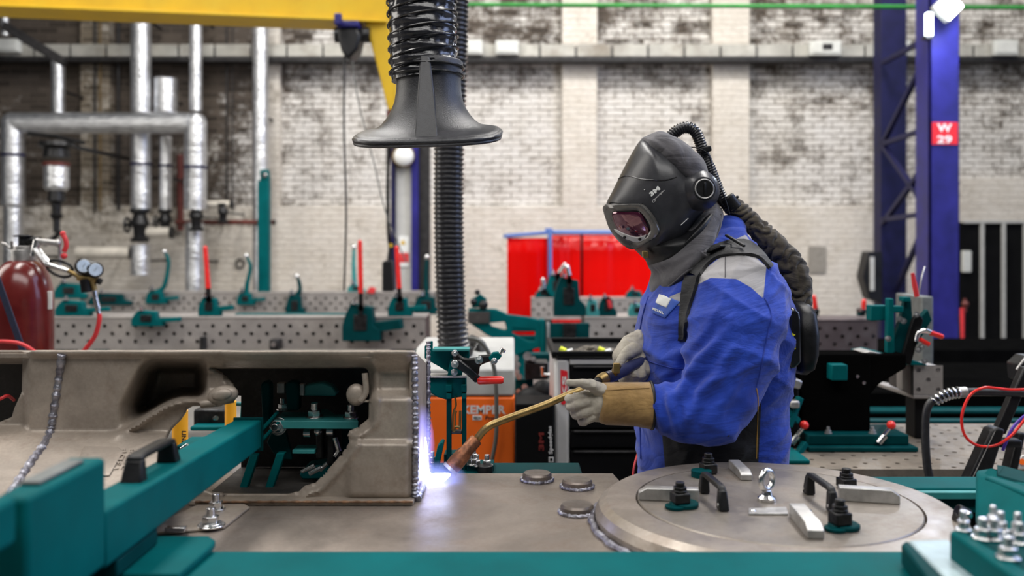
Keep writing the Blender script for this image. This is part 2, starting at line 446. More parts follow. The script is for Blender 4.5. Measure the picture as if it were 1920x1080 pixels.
# ------------------------------------------------------------------ hall shell
struct('floor', MB().bx(-9, 9, -1.5, 12.2, -.1, 0), 'floor')
WD = 12.0; WF = 11.86
wz = lambda py, d=WF: P(0, py, d).z
wx = lambda px, d=WF: P(px, 0, d).x
wb = MB().bx(-9, 9, WD, WD+.3, 0, 6.0)
struct('wall_back', wb, 'brick', loc=(0, 0, 0))
n_t = 0
def trim(x0, x1, z0, z1, y0=WF, y1=WD, mat='brick_smooth', bev=.01):
    global n_t; n_t += 1
    return struct('trim_%d' % n_t, MB().bx(x0, x1, y0, y1, z0, z1), mat, loc=(0, 0, 0), bev=bev)
zl = wz(387)
trim(-9, 9, 0, zl)                                              # thickly painted lower band
for a, b in ((-330, -60), (150, 205), (500, 524), (1054, 1120), (1336, 1406), (1648, 1672)): trim(wx(a), wx(b), zl, 6.0)
trim(wx(1800), 9, zl, wz(335), WF)                              # painted patch over the barred door
# grey cable duct on a dark ledge across the whole wall
cd = thing('cable_duct', 'long grey segmented cable duct on a dark ledge high across the brick wall', 'cable duct', (0, WF-.1, wz(120)))
mk('ledge', MB().bx(-8, 8, WF-.22, WF-.001, wz(121), wz(112)), 'dark_steel', cd)
m = MB(); x = -8
while x < 8:
    m.bx(x, x+.44, WF-.20, WF-.04, wz(112)+.001, wz(89)); x += .465
mk('duct_cover', m, 'tray_grey', cd, .006)
mk('duct_rail', MB().bx(-8, 8, WF-.19, WF-.05, wz(109), wz(93)), 'dark_steel', cd)
for i, (a, b, c, d_, lab) in enumerate(((878, 906, 84, 110, 'pale junction box beside the big black hose on the wall duct'), (930, 972, 85, 110, 'pale junction box on the wall duct, second from the black hose'),
        (1505, 1562, 86, 112, 'cream junction box with a dark square knockout on the wall duct'), (1648, 1690, 84, 112, 'pale junction box at the left edge of the dark lattice column'),
        (1842, 1886, 84, 112, 'white junction box right of the blue lattice column'), (14, 58, 82, 106, 'pale lamp box in the upper left corner on the wall duct'))):
    j = thing('junction_box', lab, 'junction box', (wx((a+b)/2), WF-.25, wz(d_)), 'junction boxes on the wall duct')
    mk('box_body', MB().bx(wx(a), wx(b), WF-.30, WF-.205, wz(d_), wz(c)), 'box_white', j, .01)
    mk('box_lid', MB().bx(wx(a+4), wx(b-4), WF-.315, WF-.30, wz(d_-4), wz(c+4)), 'box_white', j, .004)
    if i == 2: mk('knockout', MB().bx(wx(1527), wx(1545), WF-.32, WF-.314, wz(103), wz(92)), 'dark_steel', j)
# green cable line high in front of the wall
one('green_rail', MB().tube([P(700, 8, 9.4), P(1960, 14, 9.4)], .022, 10), 'green', 'thin green rail running across the top of the wall', 'rail')
# barred door at the far right
dr = tag(thing('door_1', None, None, (wx(1880), WF-.05, 0)), None, None, None, 'structure')
mk('door_panel', MB().bx(wx(1795), wx(2020), WF-.06, WF-.01, .05, wz(417)), 'door_black', dr)
mb = MB()
for px in (1833, 1873, 1913, 1953): mb.bx(wx(px-2), wx(px+4), WF-.12, WF-.07, wz(637), wz(417))
mb.bx(wx(1800), wx(2020), WF-.12, WF-.07, wz(419), wz(414))
mk('door_bars', mb, 'lightgrey', dr, .004)
mk('door_rail', MB().bx(wx(1818), wx(2020), WF-.16, WF-.07, wz(645), wz(635)), 'alu', dr, .006)
mk('door_handle', MB().bx(wx(1797), wx(1812), WF-.14, WF-.06, wz(510), wz(470)), 'box_white', dr, .01)
# dim grey hatch patches and a rusty stain panel on the wall
one('wall_vent', MB().bx(wx(1515), wx(1548), WF-.02, WF-.001, wz(512), wz(462)), simple('grey_grille', (.26, .24, .21), .7), 'small grey vent plate on the painted brick left of the dark column', 'vent', bev=.004)
# thin conduit and stains left: dark vertical conduits on the left bays
for px, w_, c_, lab in ((178, 4, 'dark_steel', 'dark conduit rising on the brick left of the twin silver pipes'), (188, 3, 'ochre', 'thin ochre conduit beside the dark conduit on the left bay'),
                      (222, 5, 'dark_steel', 'thick dark conduit just left of the first tall silver pipe'), (425, 3, 'dark_steel', 'thin conduit on the dark bay right of the thick silver pipe'),
                      (436, 2, 'dark_steel', 'thinnest conduit on the dark bay by the tall lone pipe')):
    one('conduit', MB().tube([P(px, 28, WF-.05), P(px, 395, WF-.05)], w_*WF/F/2*1.2, 8), c_, lab, 'conduit', 'conduits on the left bays')

# ------------------------------------------------------------------ blue lattice column with its lamp
fx0, fx1 = 1741, 1799; dcol = 8.6; dbk = 10.2
pc = thing('lattice_column', 'blue steel lattice column with a red sign rising behind the right end of the tables', 'column', P(1770, 458, dcol)*1.0)
pc.location.z = 0; ROOT[pc.name] = Vector(pc.location)
a = P(fx0, 0, dcol); b = P(fx1, 0, dcol)
m = MB(); m.bx(a.x, a.x+.03, dcol, dcol+.28, 0, 6); m.bx(b.x-.012, b.x, dcol, dcol+.28, 0, 6); m.bx(a.x, b.x, dcol+.0, dcol+.02, 0, 6)
mk('front_chord', m, 'blue_steel', pc, .004)
c0 = P(1652, 0, dbk); c1 = P(1700, 0, dbk)
mk('rear_chord', MB().bx(c0.x, c1.x, dbk, dbk+.22, 0, 6), 'navy', pc, .004)
zz = [wz(y, dbk) for y in (128, 268, 410, 560, 720)]
lat = [((1655, 118), (1742, 70)), ((1655, 270), (1742, 95)), ((1655, 270), (1742, 240)), ((1655, 272), (1742, 395)), ((1655, 412), (1742, 400)), ((1680, 545), (1742, 405)), ((1655, 420), (1742, 300)), ((1655, 100), (1742, 330))]
for (p, q) in lat[:7]:
    mk('brace', MB().beam(P(p[0], p[1], dbk-.05), P(q[0], q[1], dcol+.2), .05, .05), 'navy', pc, .003)
sg = mk('sign_plate', MB().bpx(1748, 229, 1796, 271, dcol-.012, .008), 'sign_red', pc, .001); sg['label'] = 'red plate reading W 29'
for t_, x_, y_ in (('W', 1757, 247), ('29', 1757, 269)):
    text_mesh('lettering', t_, pc, 'white', P(x_, y_, dcol-.0125), (1, 0, 0), (0, 0, 1), 15*S(dcol), 28*S(dcol), .002, .03)
# diamond floodlight on the column and the tube beside it
fl = thing('floodlight', 'glaring square floodlight set diamond-wise on top of the blue column', 'lamp', P(1780, 14, dcol-.28))
R45 = Matrix.Rotation(math.radians(45), 3, 'Y')
c = P(1780, 12, dcol-.25)
mk('lamp_housing', MB().box(c+Vector((0, .05, 0)), (.20, .08, .20), R45), 'lightgrey', fl, .01)
mk('lamp_glass', MB().box(c, (.18, .02, .18), R45), 'lamp', fl, .004)
mk('lamp_bracket', MB().bx(c.x-.02, c.x+.02, c.y+.09, dcol, c.z-.03, c.z+.02), 'dark_steel', fl)
pl = bpy.data.lights.new('floodlight_beam', 'POINT'); pl.energy = 80; pl.color = (.75, .85, 1); pl.shadow_soft_size = .08
po = bpy.data.objects.new('floodlight_beam', pl); COL.objects.link(po); po.parent = fl; po.location = Vector((0, -.10, 0))
tb = thing('tube_lamp', 'short glowing tube lamp standing left of the floodlight on the blue column', 'lamp', P(1744, 66, dcol-.1))
mk('lamp_tube', MB().bpx(1738, 23, 1750, 68, dcol-.1, .05), 'tube', tb, .01)
mk('lamp_clip', MB().bpx(1736, 66, 1752, 72, dcol-.1, .1), 'dark_steel', tb, .004)
# black cabinet fixed at the rear chord
cb = thing('wall_cabinet', 'black narrow cabinet hanging at the foot of the dark lattice chord', 'cabinet', P(1640, 570, 10.0))
mk('cabinet_body', MB().ppx([(1628, 472), (1655, 472), (1655, 570), (1630, 560), (1618, 520)], 10.0, .2), 'black', cb, .01)
mk('cabinet_door', MB().bpx(1632, 482, 1640, 545, 9.97, .02), 'lightgrey', cb, .003)

# grey-faced blue post in the middle, with its round lamp and warning sign
dm = 9.9
mp_ = thing('crane_post', 'grey-faced blue crane post standing on the far side behind the hose', 'post', (P(768, 0, dm).x, dm, 0))
z1 = wz(236, dm)
mk('post_face', MB().bx(P(742, 0, dm).x, P(772, 0, dm).x, dm, dm+.1, 0, z1), 'lightgrey', mp_, .004)
mk('left_flange', MB().bx(P(734, 0, dm).x, P(742, 0, dm).x-.001, dm-.06, dm+.14, 0, z1), 'navy', mp_, .004)
mk('right_flange', MB().bx(P(772, 0, dm).x+.001, P(785, 0, dm).x, dm-.06, dm+.14, 0, z1), 'blue_steel', mp_, .004)
mk('back_web', MB().bx(P(786, 0, dm).x, P(806, 0, dm).x, dm, dm+.1, 0, z1), 'dark_steel', mp_, .004)
mk('cable_run', MB().tube([P(727, 250, dm-.05), P(728, 420, dm-.08), P(733, 500, dm-.05)], .018, 8), 'black', mp_)
ws = mk('warning_sign', MB().bpx(747, 443, 767, 500, dm-.012, .01), 'white', mp_, .002); ws['label'] = 'white sign with a yellow warning triangle over a red panel'
mk('sign_triangle', MB().ppx([(750, 458), (761, 458), (755.5, 449)], dm-.016, .003), 'yellow', ws)
mk('sign_panel', MB().bpx(749, 474, 766, 492, dm-.016, .003), 'red_soft', ws)
rl = thing('round_lamp', 'round cream bulkhead lamp on the grey-faced post below the hood', 'lamp', P(757, 293, dm-.15))
mk('lamp_rim', MB().lathe([(.0, 0), (.125, 0), (.125, .06), (.11, .08), (0, .08)], P(757, 293, dm-.05), (0, -1, 0)), 'brass', rl)
mk('lamp_dome', MB().ball(P(757, 293, dm-.12), .108, (1, .5, 1)), 'white', rl)
# ------------------------------------------------------------------ foil-clad pipes on the left bays
def vpipe(x0, x1, y0, y1, d, label, name='insulated_pipe', mat='foil', bands=(), capb=True, group='foil-clad vertical pipes'):
    r = (x1-x0)/2*S(d); cx = (x0+x1)/2; a = P(cx, y0, d); b = P(cx, y1, d)
    t = thing(name, label, 'pipe', b, group)
    n = max(2, int((a-b).length/.12)); pts = []; rs = []
    for i in range(n+1):
        pts.append(b.lerp(a, i/n)); rs.append(r*(1+.012*math.sin(i*2.1)+.01*random.uniform(-1, 1)))
    mk('pipe_cladding', MB().tube(pts, rs, 28), mat, t)
    mk('wall_bracket', MB().beam(b.lerp(a, .45)+Vector((0, r*.9, 0)), Vector((a.x, WF+.002, b.lerp(a, .45).z)), .03, .02, up=(1, 0, 0)), 'dark_steel', t)
    for y in bands: mk('clamp_band', MB().cyl(P(cx, y-2.5, d), P(cx, y+2.5, d), r*1.04, n=28), 'navy', t)
    return t
vpipe(246, 283, -190, 212, 11.2, 'tall foil pipe left of the pair, above the horizontal elbow pipe')
vpipe(356, 379, -190, 208, 11.2, 'slim foil pipe above the right end of the horizontal pipe')
vpipe(289, 333, 148, 212, 11.3, 'short stubby foil pipe end between the two tall pipes')
vpipe(474, 503, -190, 545, 11.3, 'tallest lone foil pipe right of the pipework')
vpipe(97, 121, 114, 212, 11.2, 'short foil pipe under the slanting strut')
vpipe(2, 17, -190, 66, 11.2, 'foil pipe stub cut by the left frame edge at the top')
vpipe(246, 283, 250, 393, 11.0, 'foil pipe below the horizontal pipe, leftmost of three', bands=(308,))
vpipe(299, 322, 256, 397, 11.1, 'narrow foil pipe below the horizontal pipe, middle of three', bands=(311,))
vpipe(246, 281, 458, 516, 11.0, 'short foil pipe segment under the black valve', bands=())
vpipe(348, 382, 418, 552, 11.0, 'foil pipe running down behind the tables, under the rightmost valve')
vpipe(8, 42, 388, 560, 10.8, 'lower foil pipe at the left edge behind the gas cylinder')
def elbow(pts, r, label, n=26, name='insulated_pipe'):
    q = cr(pts, 6); t = thing(name, label, 'pipe', q[-1], 'foil-clad pipes with bends')
    mk('pipe_cladding', MB().tube(q, [r*(1+.012*math.sin(i*1.7)) for i in range(len(q))], n), 'foil', t); return t
rr = 20*S(10.8)
hp = thing('insulated_pipe', 'big horizontal foil pipe with drops at both ends, left of the picture', 'pipe', P(190, 232, 10.8), 'foil-clad pipes with bends')
mk('pipe_cladding', MB().tube([P(x, 231, 10.8) for x in range(22, 369, 14)], [rr*(1+.015*math.sin(i*2.3)) for i in range(25)], 28), 'foil', hp)
mk('left_drop', MB().ball(P(24, 231, 10.8), rr*1.03, n=12).tube([P(24, y, 10.8) for y in (231, 280, 330, 386)], rr*1.02, 28), 'foil', hp)
mk('right_drop', MB().ball(P(367, 231, 10.8), rr*1.03, n=12).tube([P(367, y, 10.8) for y in (231, 280, 330, 393)], rr*1.02, 28), 'foil', hp)
for cx, y in ((24, 291), (367, 314)): mk('clamp_band', MB().cyl(P(cx, y-2.5, 10.8), P(cx, y+2.5, 10.8), rr*1.06, n=28), 'navy', hp)
elbow([P(-10, 228, 11.4), P(-12, 229, 11.4)], .02, 'x') if False else None
def hpipe(x0, x1, y, h, d, label, mat='foil', cat='pipe', y2=None):
    r = h/2*S(d); a = P(x0, y, d); b = P(x1, y2 or y, d)
    t = thing('pipe_stub', label, cat, (a+b)/2, 'horizontal pipe stubs')
    mk('pipe_body', MB().tube([a, a.lerp(b, .5), b], r, 22), mat, t)
    mk('wall_bracket', MB().beam(a.lerp(b, .3)+Vector((0, r*.8, 0)), Vector((a.lerp(b, .3).x, WF+.002, a.z)), .02, .02, up=(1, 0, 0)), 'dark_steel', t)
    mk('end_collar', MB().cyl(b, b+(b-a).normalized()*.03, r*1.15, n=22), 'dark_steel', t); return t
M['lagging'] = simple('cream_lagging', (.55, .51, .44), .6, .1, .1, 9, .4, 20)
hpipe(145, 246, 474, 24, 11.0, 'cream horizontal pipe stub between gas cylinder and black valve', 'lagging')
hpipe(272, 320, 436, 20, 11.0, 'cream horizontal pipe stub beside the middle valve', 'lagging')
hpipe(384, 432, 383, 14, 11.0, 'cream thin pipe stub right of the big drop pipe', 'lagging')
M['rustred'] = simple('oxide_red_pipe', (.10, .018, .012), .5, .1, .2, 12)
hpipe(330, 512, 417, 9, 11.15, 'thin oxide-red pipe crossing behind the tall pipes', 'rustred')
one('red_pipe', MB().tube([P(338, 290, 11.79), P(338, 432, 11.79)], 6*S(11.79), 12), 'rustred', 'oxide-red riser between the silver drops', 'pipe')
one('roof_strut', MB().beam(P(8, 48, 10.4), P(122, 118, 10.4), .10, .10), 'dark_steel', 'dark slanting strut in the upper left corner', 'strut', bev=.01)
def valve(cx, cy, sc, d, label, wheel=True):
    t = thing('pipe_valve', label, 'valve', P(cx, cy+28*sc, d), 'black valves on the silver pipes'); u = sc*S(d)
    c = P(cx, cy, d)
    mk('valve_body', MB().lathe([(0, -34*u), (16*u, -34*u), (17*u, -28*u), (11*u, -24*u), (12*u, -8*u), (17*u, 0), (14*u, 10*u), (11*u, 18*u), (18*u, 22*u), (18*u, 28*u), (0, 28*u)], c, n=20), 'oxide', t)
    mk('valve_bracket', MB().beam(c+Vector((0, .05, 0)), Vector((c.x, WF+.002, c.z)), .02, .02, up=(1, 0, 0)), 'dark_steel', t)
    if wheel:
        mk('valve_wheel', MB().torus(c+Vector((-22*u, -.02, -2*u)), (1, 0, 0), 13*u, 2.6*u, 18, 8).cyl(c, c+Vector((-24*u, -.02, -2*u)), 4*u), 'oxide', t)
    return t
valve(262, 420, 1.0, 10.95, 'black valve with a hand wheel under the leftmost silver drop')
valve(310, 414, .75, 11.05, 'smaller black valve on the narrow middle pipe')
valve(368, 406, .8, 10.8, 'black valve under the big right drop', False)
valve(418, 398, .6, 11.0, 'small dark valve on the cream stub right of the pipes', False)
# tall dark valve assembly with red band, left
dv = 9.6
vt = thing('gas_filter', 'dark filter valve with a red-rimmed glass body hanging left of the pipes', 'valve', P(106, 440, dv)); u = S(dv); c = P(106, 300, dv)
mk('filter_head', MB().lathe([(0, 34*u), (30*u, 34*u), (32*u, 26*u), (22*u, 20*u), (24*u, 4*u), (0, 4*u)], c, n=24), 'oxide', vt)
mk('filter_rim', MB().cyl(P(106, 305, dv), P(106, 311, dv), 24*u, n=24), 'rustred', vt)
mk('filter_glass', MB().lathe([(0, -12*u), (22*u, -12*u), (22*u, -52*u), (17*u, -58*u), (0, -58*u)], c, n=24), 'foil', vt)
mk('filter_stem', MB().lathe([(0, -58*u), (14*u, -58*u), (16*u, -76*u), (9*u, -82*u), (8*u, -100*u), (13*u, -104*u), (6*u, -112*u), (6*u, -136*u), (0, -136*u)], c, n=18), 'oxide', vt)
mk('filter_arm', MB().tube(cr([P(112, 432, dv), P(104, 444, dv), P(82, 458, dv)], 4), 5*u, 8), 'oxide', vt)
mk('guard_frame', MB().tube([P(52, 250, dv), P(106, 256, dv), P(158, 268, dv)], 4*u, 8), 'oxide', vt)
mk('wall_bracket', MB().beam(P(106, 268, dv), Vector((P(106, 268, dv).x, WF+.002, P(106, 268, dv).z)), .04, .04, up=(1, 0, 0)), 'oxide', vt)

# ------------------------------------------------------------------ yellow jib crane
h0 = ZC+448*6.09/F
cy0 = P(-60, 8, 6.06); cy1 = P(735, 38.3, 6.52)
cr_ = thing('jib_crane', 'yellow jib crane beam across the top left with its tapering bracket', 'crane', P(712, 210, 6.5))
d0, d1 = 6.05, 6.52
zb = ZC+448*6.09/F
mk('crane_beam', MB().prism([(P(-70, 0, d0).x, d0, zb), (P(727, 0, d1).x, d1, zb), (P(727, 0, d1).x, d1, zb+.45), (P(-70, 0, d0).x, d0, zb+.45)], (.01, .22, 0)), 'yellow', cr_, .006)
mk('bottom_flange', MB().prism([(P(-70, 0, d0).x, d0-.05, zb-.02), (P(727, 0, d1).x, d1-.05, zb-.02), (P(727, 0, d1).x, d1-.05, zb-.001), (P(-70, 0, d0).x, d0-.05, zb-.001)], (0, .32, 0)), 'yellow', cr_, .003)
mk('crane_bracket', MB().ppx([(684, 42), (728, 42), (740, 100), (741, 206), (728, 206), (706, 120)], 6.5, .18), 'yellow', cr_, .008)
mk('bracket_shoe', MB().ppx([(724, 207), (744, 207), (742, 250), (727, 250)], 6.5, .14), 'rustred', cr_, .006)
ht = thing('chain_hoist', 'dark chain hoist trolley hanging under the yellow crane beam', 'hoist', P(658, 112, 6.45))
mk('hoist_trolley', MB().bpx(630, 38, 672, 50, 6.38, .26).bpx(626, 24, 640, 46, 6.30, .05), 'blue_steel', ht, .01)
mk('hoist_body', MB().ppx([(634, 50), (668, 50), (676, 66), (670, 92), (652, 112), (640, 96), (632, 70)], 6.4, .2), 'black', ht, .02)
mk('hoist_motor', MB().cyl(P(628, 66, 6.5), P(694, 66, 6.5), .055, n=20), 'oxide', ht, .006)
mk('hoist_chain', MB().tube(cr([P(646, 104, 6.5), P(645, 240, 6.5), P(649, 400, 6.5), P(645, 545, 6.5)], 5), .008, 6), 'oxide', ht)
mk('control_cable', MB().tube(cr([P(660, 108, 6.5), P(672, 190, 6.5), P(700, 300, 6.5), P(724, 400, 6.5), P(762, 492, 6.5)], 6), .005, 6), 'hose_grey', ht)
pd = thing('hoist_pendant', 'small black hoist pendant with a yellow button hanging by the grey post', 'remote control', P(732, 548, 7.2))
mk('pendant_body', MB().ppx([(716, 492), (722, 488), (736, 488), (738, 547), (716, 547)], 7.2, .06), 'black', pd, .01)
mk('pendant_button', MB().cyl(P(733, 460, 7.22), P(733, 460, 7.16), .016), 'yellow', pd)
mk('pendant_cable', MB().tube(cr([P(728, 488, 7.23), P(731, 462, 7.23), P(728, 440, 7.1), P(727, 330, 6.9), P(735, 240, 6.58)], 5), .012, 8), 'black', pd)

# ------------------------------------------------------------------ perforated welding tables
def perf(mb, o, u, v, nu, nv, t, r, dn, n=12, phase=0):
    """sheet of square tiles, every second one pierced by a round hole with a wall"""
    o = Vector(o); u = Vector(u); v = Vector(v); dn = Vector(dn)
    for i in range(nu):
        for j in range(nv):
            c = o+u*(i+.5)*t+v*(j+.5)*t
            if (i+j+phase) % 2:
                mb.face([mb.bm.verts.new(c+u*a*t/2+v*b*t/2) for a, b in ((-1, -1), (1, -1), (1, 1), (-1, 1))]); continue
            sq = []; ci = []; cb_ = []
            for k in range(n):
                an = 2*PI*k/n+PI/n; cx, sy = math.cos(an), math.sin(an); mx = max(abs(cx), abs(sy))
                sq.append(mb.bm.verts.new(c+u*cx/mx*t/2+v*sy/mx*t/2)); ci.append(mb.bm.verts.new(c+(u*cx+v*sy)*r)); cb_.append(mb.bm.verts.new(c+(u*cx+v*sy)*r+dn))
            for k in range(n):
                q = (k+1) % n
                mb.face([sq[k], sq[q], ci[q], ci[k]]); mb.face([ci[k], ci[q], cb_[q], cb_[k]])
            # corners of the tile
            for k in range(n):
                q = (k+1) % n; a_ = sq[k].co-c; b_ = sq[q].co-c
                if (abs(abs(a_.dot(u))-t/2) < 1e-6) != (abs(abs(b_.dot(u))-t/2) < 1e-6):
                    co = c+u*math.copysign(t/2, a_.dot(u)+b_.dot(u))+v*math.copysign(t/2, a_.dot(v)+b_.dot(v))
                    mb.face([sq[k], mb.bm.verts.new(co), sq[q]])
    return mb
def table(px0, px1, ytop, d, label, depth=.32, mat='table_steel', legs=True, h=.20, r=.0135, phase=0, ends=True):
    a = P(px0, ytop, d); n = int(round((P(px1, 0, d).x-a.x)/.05)); x1 = a.x+n*.05; z = a.z
    t = thing('welding_table', label, 'welding table', ((a.x+x1)/2, d+depth/2, 0), 'perforated steel welding tables')
    m = MB(); perf(m, (a.x, d, z-.175), (1, 0, 0), (0, 0, 1), n, 3, .05, r, (0, .02, 0), phase=phase)
    m.face([m.bm.verts.new(p) for p in ((a.x, d, z), (x1, d, z), (x1, d, z-.025), (a.x, d, z-.025))])
    m.face([m.bm.verts.new(p) for p in ((a.x, d, z-.175), (x1, d, z-.175), (x1, d, z-.2), (a.x, d, z-.2))])
    mk('side_panel', m, mat, t, smooth=False)
    mk('tabletop', MB().bx(a.x, x1, d-.004, d+depth, z, z+.012), mat, t, .003)
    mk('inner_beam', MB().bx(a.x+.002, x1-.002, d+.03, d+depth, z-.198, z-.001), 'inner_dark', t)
    if legs:
        k = max(2, int((x1-a.x)/1.2))
        for i in range(k):
            x = a.x+.15+(x1-a.x-.3)*i/(k-1) if k > 1 else (a.x+x1)/2
            mk('leg', MB().bx(x-.06, x+.06, d+.08, d+.2, 0, z-.2).bx(x-.1, x+.1, d+.05, d+.24, 0, .015), 'teal_dark', t, .004)
    return t
table(58, 798, 597, 5.86, 'nearer long perforated steel table left of the black hose', phase=1)
table(150, 815, 550, 8.95, 'farther long perforated steel table behind the left one', phase=0)
table(1096, 1250, 597, 5.86, 'short perforated steel table between teal bracket and worker', phase=0)
table(996, 1300, 561, 8.95, 'perforated steel table in front of the red curtain', phase=1)
table(1500, 1640, 602, 5.86, 'brownish perforated steel table right of the backpack', mat='table_purple', phase=0)

# ------------------------------------------------------------------ fixtures on the tables
def clamp(px, py, d, label, w=44, h=46, handle=None, hcol='red', htop=None, tilt=0, jaw=True, mat='teal', plate=True, back=.06, finger=None):
    """teal block clamp standing on a table: px,py = foot centre on the table"""
    for dt_, yt_ in ((5.86, 597), (8.95, 550 if px < 900 else 561)):
        if abs(d-dt_) < .3:
            if py > yt_+6: d = dt_-back-.003
            else: d = dt_+.02; py = HY+(ZC-(P(0, yt_, dt_).z+.0125))*F/d
    base = P(px, py, d); t = thing('fixture_clamp', label, 'clamp', base, 'teal fixture clamps on the perforated tables'); u = S(d)
    B = lambda x, z: base+Vector((x*u, 0, z*u))
    mk('clamp_base', MB().prism([B(-w/2, 0), B(w/2, 0), B(w/2, h*.28), B(w*.32, h*.42), B(w*.28, h*.9), B(-w*.28, h), B(-w*.42, h*.7), B(-w/2, h*.4)], (0, back, 0)), mat, t, .006)
    if jaw: mk('jaw_arm', MB().beam(B(w*.15, h*.34)+Vector((0, back/2, 0)), B(w*1.05, h*.46)+Vector((0, back/2-.03, 0)), back*.7, h*.26*u), mat, t, .004)
    mk('pocket', MB().box(B(-w*.02, h*.5)+Vector((0, -.001, 0)), (w*.34*u, .012, h*.42*u)), 'oxide', t, .003)
    mk('bolt', MB().bolt(B(-w*.18, h), (0, 0, 1), 3.6*u), 'chrome', t)
    if handle:
        hx, hz = handle
        mk('pivot', MB().cyl(B(0, h*.9)+Vector((0, -.01, 0)), B(0, h*.9)+Vector((0, back, 0)), 6*u, n=14).beam(B(0, h*.7), B(hx*.22, h+(hz-h)*.18), .02, 8*u), 'oxide', t)
        a = B(hx*.22, h+(hz-h)*.18); b = B(hx, hz)
        mk('handle', MB().tube([a, b], [4.6*u, 4.2*u], 14).ball(b, 4.2*u, n=7), hcol, t)
    if finger:
        q = [B(x, z)+Vector((0, back/2, 0)) for x, z in finger]
        mk('finger', MB().tube(cr(q, 5), [5*u-2.4*u*i/(len(cr(q, 5))-1) for i in range(len(cr(q, 5)))], 10), mat, t)
        mk('finger_tip', MB().ball(q[-1], 5*u, n=7), 'chrome', t)
    return t
clamp(392, 600, 5.80, 'teal clamp with an upright red handle on the nearer left table', 42, 36, handle=(-7, 128))
clamp(677, 640, 5.74, 'dark teal clamp with the tallest red handle, hanging over the table edge', 72, 70, handle=(-2, 186), mat='teal_dark', back=.12)
clamp(750, 598, 5.80, 'teal clamp with a red handle just left of the black hose', 46, 36, handle=(-6, 128), hcol='red')
clamp(553, 594, 8.86, 'narrow dark teal clamp with a thin finger on the farther left table', 36, 42, mat='teal_dark', jaw=False, finger=[(2, 40), (8, 50), (6, 66), (2, 76)])
clamp(292, 570, 8.82, 'teal clamp with a long curved finger left of centre', 40, 26, finger=[(0, 22), (14, 34), (22, 78), (14, 98)])
clamp(460, 572, 8.82, 'teal clamp with an upright finger by the teal post', 34, 24, finger=[(0, 22), (2, 40), (8, 72), (0, 92)])
clamp(275, 612, 5.76, 'low teal clamp lying over the edge of the nearer left table', 60, 30, jaw=True)
clamp(668, 553, 8.80, 'pale teal slim clamp with a finger behind the tallest red handle', 34, 14, mat='teal_light', jaw=False, finger=[(-4, 10), (-6, 50), (-5, 84)])
clamp(800, 590, 8.80, 'dark teal clamp with a slim finger touching the hose', 50, 36, mat='teal_dark', jaw=False, finger=[(0, 34), (-2, 66), (0, 108)])
clamp(135, 592, 5.84, 'wide teal clamp block right of the gas cylinder', 66, 30)
clamp(205, 572, 8.9, 'dark teal clamp block behind the regulator', 80, 22, mat='teal_dark', jaw=False)
clamp(130, 560, 8.9, 'teal clamp behind the gas cylinder valve', 60, 30, jaw=False)
clamp(1068, 590, 5.80, 'dark teal clamp with two upright lugs before the red curtain', 60, 74, mat='teal_dark', jaw=False, handle=(-4, 92), hcol='chrome')
clamp(1045, 561, 8.8, 'tall teal clamp in front of the blue curtain post', 44, 44, handle=(14, 62), hcol='chrome', jaw=False)
clamp(1020, 561, 8.82, 'chrome-topped teal clamp left of the blue curtain post', 34, 14, handle=(-2, 34), hcol='chrome', jaw=False)
clamp(1140, 600, 5.80, 'dark teal clamp with a short slanted red grip, nearest the worker', 34, 34, mat='teal_dark', jaw=False, handle=(4, 18), hcol='red_soft')
clamp(1112, 598, 5.90, 'pale teal clamp block left of the red grip', 26, 32, mat='teal_light', jaw=False)
clamp(1192, 562, 8.8, 'teal clamp partly behind the worker\'s chest', 36, 14, jaw=False)
clamp(1196, 600, 5.8, 'pale teal clamp touching the worker\'s jacket edge', 34, 24, mat='teal_light', jaw=False)
clamp(1618, 601, 5.9, 'small clamp with a red handle on the far right table', 12, 10, handle=(2, 28), jaw=False, mat='teal_dark')
clamp(1530, 601, 5.9, 'little red clamp handle peeking over the worker\'s backpack', 12, 10, handle=(-4, 36), jaw=False, mat='teal_dark')
one('wedge_block', MB().ppx([(686, 548), (694, 538), (704, 542), (700, 551)], 8.9, .08), 'red_soft', 'small red wedge lying on the farther left table', 'wedge', bev=.004)
one('steel_pin', MB().bpx(374, 632, 383, 657, 5.806, .05), 'dark_steel', 'dark flat steel pin standing in front of the nearer left table', 'pin', bev=.003)
nb = thing('adjusting_block', 'small dark adjusting block under the nearer left table edge', 'block', P(512, 657, 5.77))
mk('block_body', MB().bpx(505, 637, 523, 657, 5.77, .088), 'dark_steel', nb, .004)
mk('block_nut', MB().hexnut(P(514, 645, 5.77), (0, -1, 0), .018, .02), 'chrome', nb)
tp = thing('teal_post', 'tall upright teal post between the silver pipes and the brick panel', 'post', P(492, 549, 9.0))
mk('post_body', MB().bpx(483, 338, 503, 547.7, 9.0, .1), 'teal', tp, .006)
mk('post_head', MB().ppx([(487, 338), (487, 319), (501, 317), (503, 338)], 9.0, .1), 'teal', tp, .006)
mk('post_bolt', MB().bolt(P(496, 328, 9.0), (0, -1, 0), .02), 'chrome', tp)
rg = one('hanging_ring', MB().torus(P(450, 494, WF-.02), (0, 1, 0), 8*S(WF), 1.6*S(WF), 20, 8), 'oxide', 'small dark ring on the wall left of the teal post', 'ring')
# lengthwise teal rail on the nearer table
one('table_rail', MB().bpx(440, 588, 690, 593, 6.0, .06), 'teal', 'thin teal rail lying along the nearer left table', 'rail', bev=.004)
